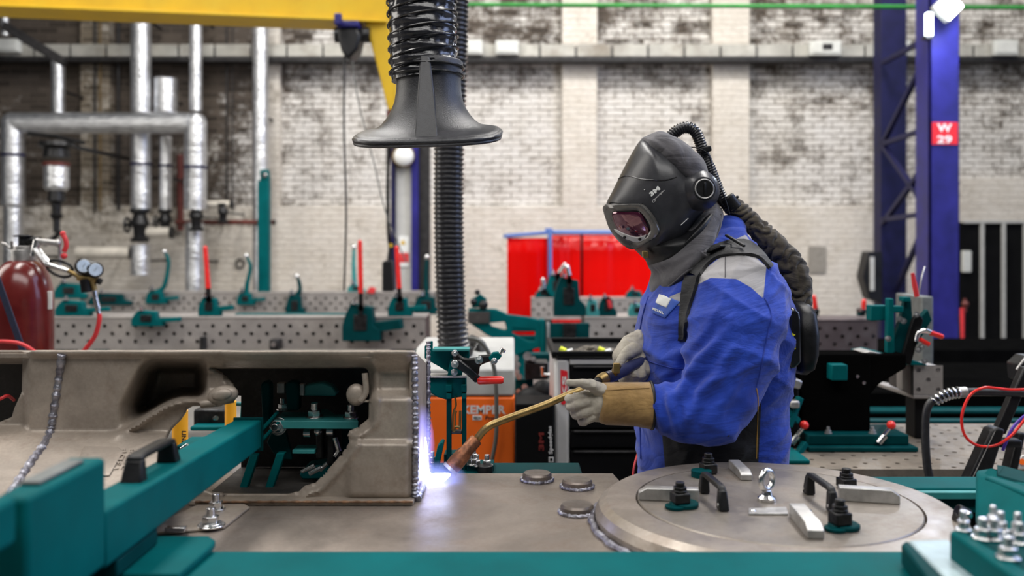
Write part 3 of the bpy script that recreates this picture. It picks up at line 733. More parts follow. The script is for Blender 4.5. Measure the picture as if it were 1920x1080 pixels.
# teal manipulator bracket at the end of the table
mn = thing('manipulator_bracket', 'large bent teal bracket with cut-outs bridging hose and right table', 'bracket', P(1000, 660, 5.6))
def holed(name, outer, holes, d, dep, mat, parent, bev=.006):
    """plate with real openings: outline and holes in pixels at distance d"""
    m = MB(); ed = []
    for loop in [outer]+holes:
        vs = [m.bm.verts.new(P(x, y, d)) for x, y in loop]
        for i in range(len(vs)): ed.append(m.bm.edges.new((vs[i], vs[(i+1) % len(vs)])))
    bmesh.ops.triangle_fill(m.bm, edges=ed, use_beauty=True)
    g = bmesh.ops.extrude_face_region(m.bm, geom=m.bm.faces[:])
    for v in g['geom']:
        if isinstance(v, bmesh.types.BMVert): v.co.y += dep
    return mk(name, m, mat, parent, bev)
holed('bracket_plate', [(878, 578), (930, 580), (952, 590), (992, 595), (1012, 600), (1012, 652), (985, 660), (972, 664), (968, 700), (955, 690), (940, 642), (912, 628), (880, 606)],
      [[(917, 606), (946, 603), (950, 618), (944, 619), (922, 612)], [(962, 614), (1003, 618), (1003, 640), (990, 640), (960, 624)]], 5.6, .05, 'teal', mn)
mk('hollow_box', MB().bpx(877, 585, 918, 606, 5.58, .02), 'inner_dark', mn, .002)
mk('cross_bar', MB().bpx(958, 612, 1012, 622, 5.75, .06).bpx(958, 630, 1012, 646, 5.75, .06), 'teal', mn, .004)
mk('upright', MB().bpx(1012, 600, 1021, 660, 5.6, .12), 'teal', mn, .004)
mk('round_bar', MB().cyl(P(1027, 604, 5.65), P(1027, 700, 5.65), .011), 'lightgrey', mn)
mk('face_plate', MB().bpx(1033, 606, 1105, 655, 5.55, .05), 'teal_dark', mn, .004)
mk('face_recess', MB().bpx(1056, 606, 1080, 632, 5.53, .03).bpx(1056, 637, 1080, 655, 5.53, .03), 'oxide', mn, .003)
mk('leg', MB().ppx([(958, 652), (1000, 656), (992, 700), (990, 760), (975, 760), (972, 700)], 5.62, .1).bx(P(972, 0, 5.6).x, P(992, 0, 5.6).x, 5.64, 5.72, 0, P(0, 755, 5.62).z), 'teal', mn, .005)
mk('knob', MB().ball(P(906, 572, 5.6), .03, n=8).ball(P(888, 566, 5.6), .022, n=8).ball(P(895, 548, 5.6), .018, n=8), 'oxide', mn)
mk('knob_block', MB().ppx([(886, 560), (900, 552), (912, 560), (912, 577), (884, 577)], 5.62, .05), 'teal', mn, .004)
# clutter of fittings under the bracket
ft = thing('fitting_stack', 'stack of steel fittings on teal blocks behind the orange unit', 'fittings', P(985, 780, 4.3))
mk('stack_block', MB().bpx(965, 712, 1000, 780, 4.3, .12).bpx(985, 664, 1030, 680, 4.4, .1), 'teal_dark', ft, .005)
mk('dark_block', MB().bpx(984, 680, 1028, 712, 4.2, .14), 'oxide', ft, .005)
for x, y, r in ((966, 672, 7), (970, 684, 6), (967, 696, 7), (973, 706, 6), (989, 668, 8), (1000, 673, 5), (984, 726, 6), (972, 734, 5)): mk('fitting', MB().cyl(P(x, y, 4.31), P(x, y, 4.18), r*S(4.2), n=14), 'chrome', ft)
mk('crank', MB().tube([P(1031, 702, 4.1), P(1018, 703, 4.1), P(1017, 688, 4.1)], .011, 10), 'chrome', ft)
mk('stack_stand', MB().bx(P(962, 0, 4.3).x, P(1028, 0, 4.3).x, 4.22, 4.5, 0, P(0, 779, 4.3).z), 'stand_black', ft, .006)
one('dark_sack', MB().ball(P(1004, 756, 4.12), .085, (1.2, .8, .9), n=10).ball(P(1018, 742, 4.12), .06, (1, .8, 1.2), n=10).box(P(1010, 790, 4.12), (.12, .1, .1)).bx(P(1000, 0, 4.1).x, P(1020, 0, 4.1).x, 4.08, 4.16, 0, P(0, 790, 4.1).z), 'stand_black', 'dark bundled sack between orange unit and tool cart', 'sack')

# ------------------------------------------------------------------ red welding curtain on a blue frame
def curtain_mat():
    m, nt, b = new_mat('red_pvc_curtain'); b.inputs['Base Color'].default_value = (.90, .005, .003, 1); b.inputs['Roughness'].default_value = .22
    tr = N(nt, 'ShaderNodeBsdfTranslucent'); tr.inputs[0].default_value = (.95, .02, .01, 1); mx = N(nt, 'ShaderNodeMixShader'); mx.inputs[0].default_value = .45
    L(nt, b.outputs[0], mx.inputs[1]); L(nt, tr.outputs[0], mx.inputs[2]); L(nt, mx.outputs[0], nt.nodes['Material Output'].inputs[0]); return m
M['curtain'] = curtain_mat()
cu = thing('welding_curtain', 'red translucent welding curtain hanging on a blue frame behind the tables', 'curtain', (P(1100, 0, 9.9).x, 10.0, 0))
def sheet(x0, x1, y0, y1, d0, d1, amp, nw, ph):
    m = MB(); nx = 70; cols = []
    for i in range(nx+1):
        f = i/nx; d = d0+(d1-d0)*f; px = x0+(x1-x0)*f; a = P(px, y0, d); zb_ = P(px, y1, d).z
        col = []
        for k in range(9):
            g = k/8; col.append(m.bm.verts.new((a.x, d+amp*(.5+.5*g)*math.sin(f*nw+ph+.6*g*math.sin(f*5))+.25*amp*math.sin(f*nw*2.7+ph), a.z+(zb_-a.z)*g)))
        cols.append(col)
    for A, B in zip(cols, cols[1:]):
        for k in range(8): m.face([A[k], A[k+1], B[k+1], B[k]])
    return m
for i, (x0, x1, d0, d1, y0) in enumerate(((951, 1029, 9.2, 9.8, 446), (1031, 1088, 9.85, 9.9, 441), (1093, 1262, 9.9, 9.95, 441))):
    o = mk('curtain_sheet', sheet(x0, x1, y0, 690, d0, d1, .016, 9+2*i, i), 'curtain', cu)
    so = o.modifiers.new('thick', 'SOLIDIFY'); so.thickness = .004
a, b, c = P(946, 443, 9.15), P(1030, 436, 9.8), P(1270, 436, 9.9)
mk('top_rail', MB().tube([a, b], .02, 10).tube([b, c], .026, 10), 'blue_rail' if 'blue_rail' in M else 'blue_steel', cu)
M['blue_rail'] = simple('light_blue_paint', (.10, .19, .48), .4, 0, .05)
cu.children[-1].data.materials[0] = M['blue_rail']
mk('frame_post', MB().cyl(P(1031, 430, 9.72), P(1031, 770, 9.72), .024), 'blue_rail', cu)
mk('frame_post', MB().cyl(P(1091, 440, 10.0), P(1091, 740, 10.0), .02), 'dark_steel', cu)
mk('corner_clip', MB().box(P(1029, 434, 9.75), (.08, .06, .07)), 'blue_rail', cu, .005)
one('floor_heater', MB().bpx(1086, 520, 1106, 562, 10.2, .2).bpx(1080, 545, 1112, 575, 10.2, .2), 'black', 'dark machine shape standing behind the red curtain', 'machine', bev=.02)
# ------------------------------------------------------------------ orange and grey fume extractor
dk = 3.3
kx0, kx1 = P(768, 0, dk).x, P(965, 0, dk).x
ke = thing('fume_extractor', 'orange and light grey fume extractor unit behind the workpiece', 'fume extractor', ((kx0+kx1)/2, dk+.3, 0))
zt, zm = P(0, 692, dk).z, P(0, 743, dk).z
m = MB(); m.prism([(kx0, dk, zm), (kx1, dk, zm), (kx1, dk, zt), (kx1-.02, dk+.22, P(0, 655, 3.5).z), (kx0, dk+.22, P(0, 655, 3.5).z), (kx0, dk, zt)][:0] or [(kx1, dk, zm+.001), (kx1, dk, zt), (kx1, dk+.24, P(0, 653, 3.5).z), (kx1, dk+.62, P(0, 653, 3.5).z), (kx1, dk+.62, zm+.001)], (kx0-kx1, 0, 0))
mk('upper_housing', m, 'lightgrey', ke, .008)
mk('front_panel', MB().bx(kx0, kx1, dk, dk+.6, .12, zm-.003), 'orange', ke, .008)
mk('base', MB().bx(kx0, kx1+.09, dk-.03, dk+.62, .07, .12), 'teal_dark', ke, .004)
for sx in (kx0+.06, kx1-.06):
    for sy in (dk+.06, dk+.54): mk('castor', MB().cyl((sx-.02, sy, .036), (sx+.02, sy, .036), .035), 'rubber', ke)
text_mesh('lettering', 'KEMPER', ke, 'silver_print', P(867, 776, dk-.001), (1, 0, 0), (0, 0, 1), 16*S(dk), 81*S(dk), .001, .03)
lb = mk('label_plate', MB().bpx(886, 779, 903, 788, dk-.003, .002), 'white', ke, .001)
text_mesh('lettering', '98214', ke, 'dark_print', P(888, 786.3, dk-.004), (1, 0, 0), (0, 0, 1), 5*S(dk), 13*S(dk), .001, .02)
text_mesh('lettering', 'Profi', ke, 'dark_print', P(910, 787, dk-.001), (1, 0, 0), (0, 0, 1), 7*S(dk), 22*S(dk), .001, .02)
# corrugated suction hose
def ribbed(pts, r, pitch, amp, n=28, jit=0.0, wr=0.0, spiral=False):
    q = [Vector(p) for p in pts]; ln = [0]
    for a, b in zip(q, q[1:]): ln.append(ln[-1]+(b-a).length)
    tot = ln[-1]; k = max(8, int(tot/pitch*6)); m = MB(); rings = []; u = None; seg = 0
    def at(s):
        nonlocal seg
        while seg < len(ln)-2 and ln[seg+1] < s: seg += 1
        f = (s-ln[seg])/max(1e-9, ln[seg+1]-ln[seg]); return q[seg].lerp(q[seg+1], min(1, f)), (q[seg+1]-q[seg]).normalized()
    for i in range(k+1):
        s = tot*i/k; c, t = at(s)
        if u is None: u, v = frame_of(t)
        else: u = (u-t*u.dot(t)).normalized(); v = t.cross(u).normalized()
        R = r(s/tot) if callable(r) else r; ring = []
        for j in range(n):
            an = 2*PI*j/n; ph = s/pitch+(j/n if spiral else 0)
            w_ = abs(math.sin(PI*ph))
            rad = R*(1-amp*(w_**.6 if not spiral else math.sin(PI*(ph % 1))**.7))
            if wr: rad -= R*wr*abs(noise.noise(Vector((math.cos(an)*3, math.sin(an)*3, s/pitch*1.4))))*math.sin(PI*(ph % 1))
            ring.append(m.bm.verts.new(c+(u*math.cos(an)+v*math.sin(an))*rad))
        rings.append(ring)
    for A, B in zip(rings, rings[1:]):
        for j in range(n): m.face([A[j], A[(j+1) % n], B[(j+1) % n], B[j]])
    m.face(rings[0][::-1]); m.face(rings[-1]); return m
M['hose_black'] = simple('black_ribbed_hose', (.022, .022, .026), .30, .0, .2, 60, .1, 200, .25)
eh = thing('suction_hose', 'long ribbed black suction hose rising from the orange unit out of view', 'hose', P(846, 655, 3.42))
mk('ribbed_tube', ribbed(cr([P(853, 662, 3.45), P(847, 600, 3.42), P(842, 450, 3.42), P(842, 280, 3.42), P(848, 120, 3.42), P(856, -260, 3.42)], 8), 30.5*S(3.42), .0185, .16, 30), 'hose_black', eh, sharp=80)
mk('hose_collar', MB().cyl(P(853, 664, 3.45), P(853, 650, 3.45), 34*S(3.45), n=30), 'black', eh, .004)
# elbow and grey pneumatic hose on the unit
el = thing('hose_elbow', 'black hose elbow with chrome clamp sitting on the orange unit', 'hose', P(905, 668, 3.5))
mk('elbow_tube', MB().tube(cr([P(882, 640, 3.55), P(900, 650, 3.52), P(905, 676, 3.5)], 5), 13*S(3.5), 16), 'rubber', el)
mk('clamp_ring', MB().torus(P(893, 647, 3.53), (1, 0, -.7), 14*S(3.5), .005, 24, 8), 'chrome', el)
one('air_hose', MB().tube(cr([P(877, 634, 3.26), P(900, 640, 3.26), P(918, 665, 3.26), P(928, 700, 3.26), P(931, 760, 3.26), P(930, 820, 3.26), P(921, 870, 3.26), P(918, 905, 3.26)], 6), 4*S(3.26), 12), 'hose_grey', 'grey air hose curving down the front of the orange unit', 'hose')

# ------------------------------------------------------------------ fume hood with its duct
dh = 2.10
hc = P(803, 0, dh)
hd = thing('fume_hood', 'black flared fume hood hanging at top centre', 'fume hood', P(806, 276, dh))
u = S(dh)
# flared funnel: circle at the neck to a wide, softly squared rim
def hood_ring(y, rx, ry, sq, cx=803, n=56, tilt=0.0):
    o = []
    for k in range(n):
        a = 2*PI*k/n; c_, s_ = math.cos(a), math.sin(a); e = 2/sq
        X = math.copysign(abs(c_)**e, c_)*rx; Y = math.copysign(abs(s_)**e, s_)*ry
        o.append(P(cx, y, dh)+Vector((X*u, Y*u, tilt*X*u)))
    return o
prof = [(118, 64, 64, 2), (135, 62, 62, 2), (152, 60, 60, 2), (172, 61, 61, 2.0), (190, 64, 64, 2.0), (205, 70, 70, 2.05), (218, 78, 77, 2.1), (230, 88, 86, 2.2), (238, 98, 94, 2.3), (243, 110, 103, 2.4), (246, 126, 114, 2.6), (248, 136, 121, 2.8), (252, 139, 124, 2.9), (256, 138, 123, 2.9), (258, 134, 119, 2.9)]
TI = math.tan(math.radians(12.5))
def tip(v):
    """the hood leans its front edge down towards the viewer"""
    k = sm_(P(0, 150, dh).z, P(0, 235, dh).z, v.z); return v+Vector((0, 0, TI*(v.y-dh)*k+.03*(v.x-hc.x)*k))
def sm_(a, b, x):
    t = max(0, min(1, (x-a)/(b-a))); return t*t*(3-2*t)
rings = [[tip(v) for v in hood_ring(y, a, b, q, 804)] for y, a, b, q in prof]
inner = [[v+(Vector((r[0].x*0+hc.x, dh, v.z))-v)*.03+Vector((0, 0, .003)) for v in r] for r in rings[::-1]]
mk('hood_shell', MB().loft(rings+inner, caps=False, closed=True), 'hood' if 'hood' in M else 'black', hd, sharp=60)
M['hood'] = simple('grained_black_plastic', (.030, .030, .034), .36, 0, .15, 60, .25, 420)
hd.children[-1].data.materials[0] = M['hood']
# front spine and its two edges
def spine(side):
    pts = [(-9, 116), (6, 116), (10, 125), (17, 180), (22, 225), (27, 250), (-14, 251), (-13, 225), (-12, 180)]
    out = []
    fy = {250: 122, 251: 122, 116: 68, 125: 70, 180: 80, 225: 98, 270: 126, 272: 126}
    return pts, fy
pts, fy = spine(0)
m = MB(); fr = []; bk = []
for x, y in pts:
    fr.append(m.bm.verts.new(tip(P(803, y, dh)+Vector((x*u, -fy[y]*u*.96, 0))))); bk.append(m.bm.verts.new(tip(P(803, y, dh)+Vector((x*u, -(fy[y]*.6)*u, 0)))))
m.face(fr); m.face(bk[::-1])
for i in range(len(fr)): m.face([fr[(i+1) % len(fr)], fr[i], bk[i], bk[(i+1) % len(fr)]])
mk('front_spine', m, 'hood', hd, .004)
mk('rim_lip', MB().tube([p+Vector((0, 0, -.002)) for p in rings[-1]], .0042, 8, closed=True), 'hood', hd)
m = MB(); m.lathe([(0, 0), (67*u, 0), (69*u, .012), (69*u, .022), (66*u, .03), (0, .03)], P(803, 152, dh), n=40)
mk('neck_band', MB().torus(P(803, 128, dh), (0, 0, 1), 66.5*u, 2.0*u, 48, 8).torus(P(803, 143, dh), (0, 0, 1), 66.5*u, 2.0*u, 48, 8), 'black_gloss', hd)
M['foil_duct'] = simple('shiny_black_fabric_duct', (.018, .018, .022), .20, 0, .3, 30, .5, 60, .4)
dc = thing('fume_duct', 'glossy black spiral-wire duct above the flared hood', 'duct', P(794, 150, dh))
mk('duct_sleeve', ribbed([P(797, 150, dh), P(795, 118, dh), P(792, 60, dh), P(788, -330, dh)], 65.5*u, .0272, .045, 72, wr=.12, spiral=True), 'foil_duct', dc, sharp=80)
# wire helix of the duct
q = []
for i in range(0, 9*24+1):
    f = i/24; y = 148-f*22; an = 2*PI*f-PI/2; c = P(796-f*.8, y, dh); q.append(c+Vector((math.cos(an)*65.3*u, math.sin(an)*65.3*u, .010*math.cos(an))))
mk('wire_helix', MB().tube(q, .0022, 6), 'black_gloss', dc)

# ------------------------------------------------------------------ gas cylinder with regulator
dg_ = 3.55; gx = 42
gc = P(gx, 0, dg_); R = 54*S(dg_); zt = P(0, 488, dg_).z
gy = thing('gas_cylinder', 'maroon gas cylinder with a valve at the left edge', 'gas cylinder', (gc.x, dg_, 0))
prof = [(0, 0), (R*.9, 0), (R, .02), (R, zt-.155)]
for k in range(1, 11):
    a = k/10*PI/2; prof.append((R*(.30+.70*math.cos(a)) if k < 10 else R*.30, zt-.155+.155*math.sin(a)))
mk('cylinder_body', MB().lathe(prof, (gc.x, dg_, 0), n=48), 'maroon', gy, sharp=30)
v = lambda x, y, dd=0: P(x, y, dg_+dd)
mk('neck_ring', MB().cyl(v(44, 489), v(44, 468), 21*S(dg_), n=28).cyl(v(44, 468), v(44, 461), 17*S(dg_), n=28), 'alu', gy, .002)
mk('body_label', MB().bpx(88, 546, 95.5, 580, dg_-.02, .012), 'white', gy, .001)
mk('valve_body', MB().cyl(v(44, 462), v(44, 440), 9*S(dg_)).cyl(v(44, 452), v(76, 452), 8*S(dg_)), 'oxide', gy)
mk('valve_knob', MB().cyl(v(44, 444), v(44, 441), 17*S(dg_), n=12).cyl(v(44, 441), v(44, 452), 7*S(dg_)), 'oxide', gy, .002)
mk('valve_guard', MB().tube(cr([v(3, 456), v(12, 459), v(22, 466), v(60, 468), v(66, 462), v(64, 452)], 5), 2.6*S(dg_), 8).beam(v(22, 452, -.01), v(22, 466, -.01), .008, .008), 'alu', gy)
rg = thing('gas_regulator', 'black and brass twin-gauge regulator on the gas cylinder', 'regulator', v(165, 545, -.03))
w_ = lambda x, y, dd=0: P(x, y, dg_-.03+dd)
mk('inlet_pipe', MB().cyl(w_(68, 452), w_(110, 456), 5.5*S(dg_)).ball(w_(108, 456), 7*S(dg_), n=8), 'alu', rg)
mk('swivel_nut', MB().cyl(w_(66, 466), w_(88, 494), 8*S(dg_), n=8).cyl(w_(64, 480), w_(70, 450), 7*S(dg_)), 'chrome', rg)
mk('handle_loop', MB().tube(cr([w_(90, 491), w_(110, 489), w_(134, 500), (w_(132, 517)), w_(112, 518), w_(90, 505)], 5, True), 2.7*S(dg_), 8, closed=True), 'black', rg)
mk('spindle', MB().cyl(w_(84, 494), w_(128, 508), 6*S(dg_), 4*S(dg_)), 'chrome', rg)
mk('brass_body', MB().cyl(w_(128, 507), w_(150, 520), 4.2*S(dg_)).cyl(w_(146, 520), w_(182, 524), 6*S(dg_)).cyl(w_(172, 521), w_(178, 545), 6*S(dg_), 4.6*S(dg_)), 'brass', rg, .001)
mk('gauge_housing', MB().limb([(w_(156, 499), 15.5*S(dg_)), (w_(178, 506), 15.5*S(dg_))], 20), 'black', rg)
for x, y in ((157, 499), (179, 506)):
    g_ = mk('gauge', MB().cyl(w_(x, y, -.024), w_(x, y, -.036), 11.5*S(dg_), n=24), 'gauge', rg, .001)
    mk('needle', MB().beam(w_(x-3, y+3, -.0375), w_(x+3, y-5, -.0375), .001, .0012, up=(0, 1, 0)), 'dark_print', g_)
mk('adjust_knob', MB().cyl(w_(183, 526), w_(190, 529), 6*S(dg_), n=14).cyl(w_(160, 524), w_(163, 548), 10*S(dg_), n=16), 'black', rg, .002)
mk('hose_fitting', MB().cyl(w_(176, 543), w_(180, 562), 4.5*S(dg_)).cyl(w_(179, 560), w_(184, 580), 5*S(dg_)).cyl(w_(183, 580), w_(186, 590), 4*S(dg_)), 'chrome', rg, .001)
one('gas_hose', MB().tube(cr([w_(186, 588), w_(186, 602), w_(178, 630), w_(160, 655), w_(145, 675), w_(135, 720)], 6), 4.2*S(dg_), 12), 'red_soft', 'thick red gas hose dropping from the regulator', 'hose')
one('red_hose', MB().tube(cr([P(-20, 640, 3.2), P(20, 641, 3.2), P(45, 647, 3.2), P(70, 664, 3.2), P(90, 690, 3.2)], 6), 3.4*S(3.2), 10), 'red_soft', 'thin red hose lying across the foot of the gas cylinder', 'hose')
one('strap', MB().beam(P(-6, 520, 3.3), P(58, 700, 3.3), .022, .006, up=(0, 1, 0)), 'navy_strap', 'navy strap slanting across the gas cylinder', 'strap')
ro = thing('valve_handle', 'red valve handle with black bracket above the regulator', 'handle', P(119, 486, 3.53))
mk('handle_grip', MB().tube(cr([P(117, 438, 3.53), P(123, 450, 3.53), P(124, 462, 3.53), P(120, 472, 3.53)], 4), 4.4*S(3.53), 10).ball(P(118, 438, 3.53), 5*S(3.53), n=7).ball(P(120, 480, 3.53), 6*S(3.53), n=7), 'red_soft', ro)
mk('handle_stem', MB().cyl(P(112, 446, 3.55), P(112, 500, 3.55), 3.4*S(3.53)), 'alu', ro)

# ------------------------------------------------------------------ tool cart with drawers
dt = 3.2
tx0, tx1 = P(1040, 0, dt).x, P(1330, 0, dt).x
tc_ = thing('tool_cart', 'grey tool cart with black drawers behind the worker\'s hands', 'tool cart', ((tx0+tx1)/2, dt+.25, 0))
ztop = P(0, 672, dt).z
mk('side_frame', MB().bx(tx0, tx0+28*S(dt), dt, dt+.45, .1, ztop), 'silverpost', tc_, .012)
mk('cabinet_body', MB().bx(tx0+28*S(dt)+.001, tx1, dt+.02, dt+.45, .1, ztop-.02), 'stand_black', tc_, .004)
mk('top_frame', MB().bx(tx0+28*S(dt), tx1, dt, dt+.02, P(0, 684, dt).z, ztop), 'silverpost', tc_, .004)
yy = [(685, 722), (725, 775), (779, 804), (806, 840), (844, 930), (935, 1010)]
for y0, y1 in yy:
    dw = mk('drawer', MB().bpx(1070, y0+1, 1322, y1, dt, .02), 'stand_black', tc_, .004)
    mk('drawer_handle', MB().bpx(1076, y0+1.5, 1316, y0+5.5, dt-.016, .015), 'dark_steel', dw, .003)
m = MB(); ty = ztop+.004
m.bx(tx0-.01, tx1, dt-.01, dt+.47, ztop+.001, ztop+.008)
for a in ((tx0-.01, tx0+.008, dt-.01, dt+.47), (tx0+.008, tx1, dt-.01, dt+.008), (tx0+.008, tx1, dt+.452, dt+.47)): m.bx(a[0], a[1], a[2], a[3], ztop+.008, ztop+.026)
mk('top_tray', m, 'stand_black', tc_, .004)
lbl = mk('red_label', MB().ppx([(1051, 693), (1064, 696), (1064, 760), (1052, 758)], dt-.003, .002), 'label_red', tc_, .0005); lbl['label'] = 'red label with white lettering'
text_mesh('lettering', 'KS', lbl, 'white', P(1062, 745, dt-.004), (0, 0, 1), (-1, 0, 0), 8*S(dt), 40*S(dt), .001, .03)
for sx in (tx0+.05, tx1-.05):
    for sy in (dt+.05, dt+.4): mk('castor', MB().cyl((sx-.02, sy, .05), (sx+.02, sy, .05), .048), 'rubber', tc_)
m = MB()
for i in range(16):
    x = tx0+.04+random.random()*.30; y = dt+.03+random.random()*.12
    m.tube(cr([(x, y, ztop+.012), (x+random.uniform(.02, .05), y+random.uniform(-.02, .03), ztop+.024), (x+random.uniform(.06, .1), y+.02, ztop+.014)], 3), .007, 6)
M['rag'] = simple('dirty_rag', (.17, .15, .12), .9, 0, .25, 60, .4, 200)
one('rag', m, 'rag', 'crumpled grey rag lying in the tool cart\'s top tray', 'rag')
for px, lab in ((1062, 'yellow-green marker cap in the tray left of the rag'), (1134, 'yellow-green marker cap in the tray right of the rag')):
    mc = thing('marker', lab, 'marker', P(px, 664, dt+.02)); b0 = P(px, 665, dt+.03); b0.z = ztop+.017
    mk('marker_body', MB().cyl(b0, b0+Vector((.022, .01, .006)), .009), 'white', mc)
    mk('marker_cap', MB().cyl(b0+Vector((-.002, 0, .004)), b0+Vector((-.02, .012, .012)), .010), 'foam', mc)
# black carton with vertical lettering
ca = thing('carton', 'black carton with vertical white lettering beside the tool cart', 'carton', (P(1003, 0, 3.12).x, 3.2, 0))
mk('carton_body', MB().bx(P(966, 0, 3.12).x, P(1039, 0, 3.12).x, 3.12, 3.30, .001, P(0, 757, 3.12).z), 'door_black', ca, .004)
text_mesh('lettering', 'Speedglas', ca, 'silver_print', P(1038, 851, 3.119), (-.035, 0, 1), (-1, 0, 0), 9*S(3.12), 52*S(3.12), .001, .02)
mk('logo_frame', MB().bpx(1029, 857, 1038, 867, 3.118, .002), 'silver_print', ca, .0004)
mk('logo_inner', MB().bpx(1031, 859, 1036, 865, 3.1165, .002), 'door_black', ca)
text_mesh('red_mark', '3M', ca, 'red_print', P(1020, 845, 3.119), (0, 0, 1), (-1, 0, 0), 10*S(3.12), 34*S(3.12), .001, .04)

# ------------------------------------------------------------------ right background: low table, fixture stands, rails
lt = thing('low_welding_table', 'low spattered perforated welding table behind the worker on the right', 'welding table', (P(1750, 0, 3.0).x, 3.1, 0))
zl_ = .65; d0 = F*(ZC-zl_)/(880-HY); d1 = F*(ZC-zl_)/(795-HY)
X0 = P(1470, 0, d0).x; nX = 44
m = MB(); perf(m, (X0, d0, zl_), (1, 0, 0), (0, 1, 0), nX, 14, .05, .0085, (0, 0, -.01), n=8)
mk('tabletop', m, 'worn_table', lt, smooth=False)
m = MB()
for i in range(nX):
    perf(m, (X0+i*.05, d0, zl_-.055), (1, 0, 0), (0, 0, 1), 1, 1, .05, .0085, (0, .02, 0), n=12)
m.face([m.bm.verts.new(p) for p in ((X0, d0, zl_-.005), (X0+nX*.05, d0, zl_-.005), (X0+nX*.05, d0, zl_), (X0, d0, zl_))])
m.face([m.bm.verts.new(p) for p in ((X0, d0, zl_-.10), (X0+nX*.05, d0, zl_-.10), (X0+nX*.05, d0, zl_-.055), (X0, d0, zl_-.055))])
mk('side_panel', m, 'worn_table', lt, smooth=False)
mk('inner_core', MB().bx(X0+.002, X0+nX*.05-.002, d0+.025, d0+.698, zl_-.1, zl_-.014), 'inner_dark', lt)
for x in (X0+.1, X0+1.1, X0+nX*.05-.1):
    for y in (d0+.1, d0+.6): mk('leg', MB().bx(x-.04, x+.04, y-.04, y+.04, 0, zl_-.1), 'teal_dark', lt, .004)
# dark pedestal with fixture arm
dp = 3.05
fs = thing('fixture_stand', 'black fixture stand with teal clamps standing on the low table', 'fixture stand', P(1590, 850, dp))
zf = zl_+.001
Xp = lambda px: P(px, 0, dp).x
Zp = lambda py: P(0, py, dp).z
mk('stand_base', MB().bx(Xp(1500), Xp(1700), dp-.09, dp+.14, zf, zf+.016).bx(Xp(1505), Xp(1690), dp-.06, dp+.12, zf+.016, zf+.05), 'teal_dark', fs, .004)
mk('stand_column', MB().bx(Xp(1503), Xp(1632), dp, dp+.12, zf+.05, Zp(664)), 'pit_black', fs, .004)
mk('column_head', MB().ppx([(1480, 664), (1700, 664), (1700, 690), (1650, 720), (1632, 740), (1500, 740)], dp+.02, .1), 'pit_black', fs, .006)
mk('side_block', MB().bpx(1560, 684, 1590, 714, dp-.05, .06), 'teal', fs, .004)
for x, y in ((1603, 704), (1615, 716)): mk('side_fitting', MB().bolt(P(x, y, dp+.02), (0, -1, 0), .010), 'chrome', fs)
for px, py in ((1508, 797), (1671, 797)):
    lv = mk('clamp_lever', MB().tube([P(px-16, py+22, dp-.07), P(px, py+3, dp-.08)], .007, 10).tube([P(px-24, py+34, dp-.07), P(px-12, py+20, dp-.07)], .011, 10), 'chrome', fs)
    mk('lever_knob', MB().ball(P(px, py, dp-.08), .0145, n=10), 'red', lv)
for px in (1546, 1628): mk('base_bolt', MB().bolt((Xp(px), dp-.035, zf+.05), (0, 0, 1), .009), 'alu', fs)
# machine-like clutter right behind the worker's hip
hp2 = thing('clamp_pile', 'jumble of teal clamps with steel ends directly behind the worker\'s hip', 'clamps', P(1480, 855, 2.95))
m = MB()
for a, b in (((1470, 870), (1478, 760)), ((1478, 800), (1500, 745)), ((1474, 770), (1496, 790)), ((1490, 860), (1510, 830))): m.beam(P(*a, 2.95), P(*b, 2.97), .02, .02)
m.bx(P(1455, 0, 2.9).x, P(1500, 0, 2.9).x, 2.8, 2.98, zf, zf+.012)
mk('clamp_bars', m, 'teal', hp2, .003)
mk('steel_end', MB().box(P(1484, 716, 2.97), (.055, .05, .03), Matrix.Rotation(.3, 3, 'Y')), 'alu', hp2, .006)
mk('steel_end', MB().box(P(1488, 757, 2.95), (.03, .04, .025)), 'alu', hp2, .006)
mk('clamp_core', MB().bpx(1466, 720, 1500, 850, 3.02, .1), 'stand_black', hp2, .01)
# perforated small block with swing arm and toggle clamps
db = 3.12
pb = thing('perforated_block', 'small perforated steel block on the swing arm at right', 'fixture block', P(1733, 740, db))
m = MB(); t_ = 19.5*S(db)
a = P(1713, 740, db); perf(m, (a.x, db, a.z), (1, 0, 0), (0, 0, 1), 3, 3, (1768-1713)/3*S(db), 4.6*S(db), (0, .01, 0), n=14)
mk('block_face', m, 'table_steel', pb, smooth=False)
mk('block_body', MB().ppx([(1713, 740), (1768, 740), (1768, 688), (1713, 686)], db+.012, .14), 'table_steel', pb, .002)
mk('block_side', MB().prism([P(1713, 741, db+.002), P(1713, 687, db+.002), P(1672, 680, db+.25), P(1672, 722, db+.25)], (-.006, .01, 0)), 'inner_dark', pb, .001)
mk('swing_arm', MB().prism([P(1713, 741, db), P(1768, 741, db), P(1640, 712, db+.5), P(1615, 708, db+.5)], (0, 0, -.012)), 'table_steel', pb, .002)
mk('block_foot', MB().bx(P(1728, 0, db).x, P(1756, 0, db).x, db+.05, db+.13, zf, P(0, 742, db).z), 'stand_black', pb, .004)
tg = thing('toggle_clamp', 'teal toggle clamp with red grips above the perforated block', 'clamp', P(1700, 690, db))
mk('clamp_plate', MB().ppx([(1662, 670), (1690, 600), (1698, 560), (1709, 560), (1712, 610), (1740, 580), (1748, 600), (1712, 660), (1700, 686), (1664, 680)], db+.02, .03), 'teal_dark', tg, .003)
mk('clamp_post', MB().ppx([(1666, 560), (1676, 560), (1678, 660), (1664, 672)], db-.01, .03).ppx([(1634, 573), (1668, 573), (1668, 600), (1634, 602)], db+.03, .05), 'teal', tg, .003)
mk('clamp_cross', MB().bpx(1672, 574, 1694, 586, db-.01, .04).bpx(1694, 557, 1708, 566, db-.01, .04), 'teal', tg, .003)
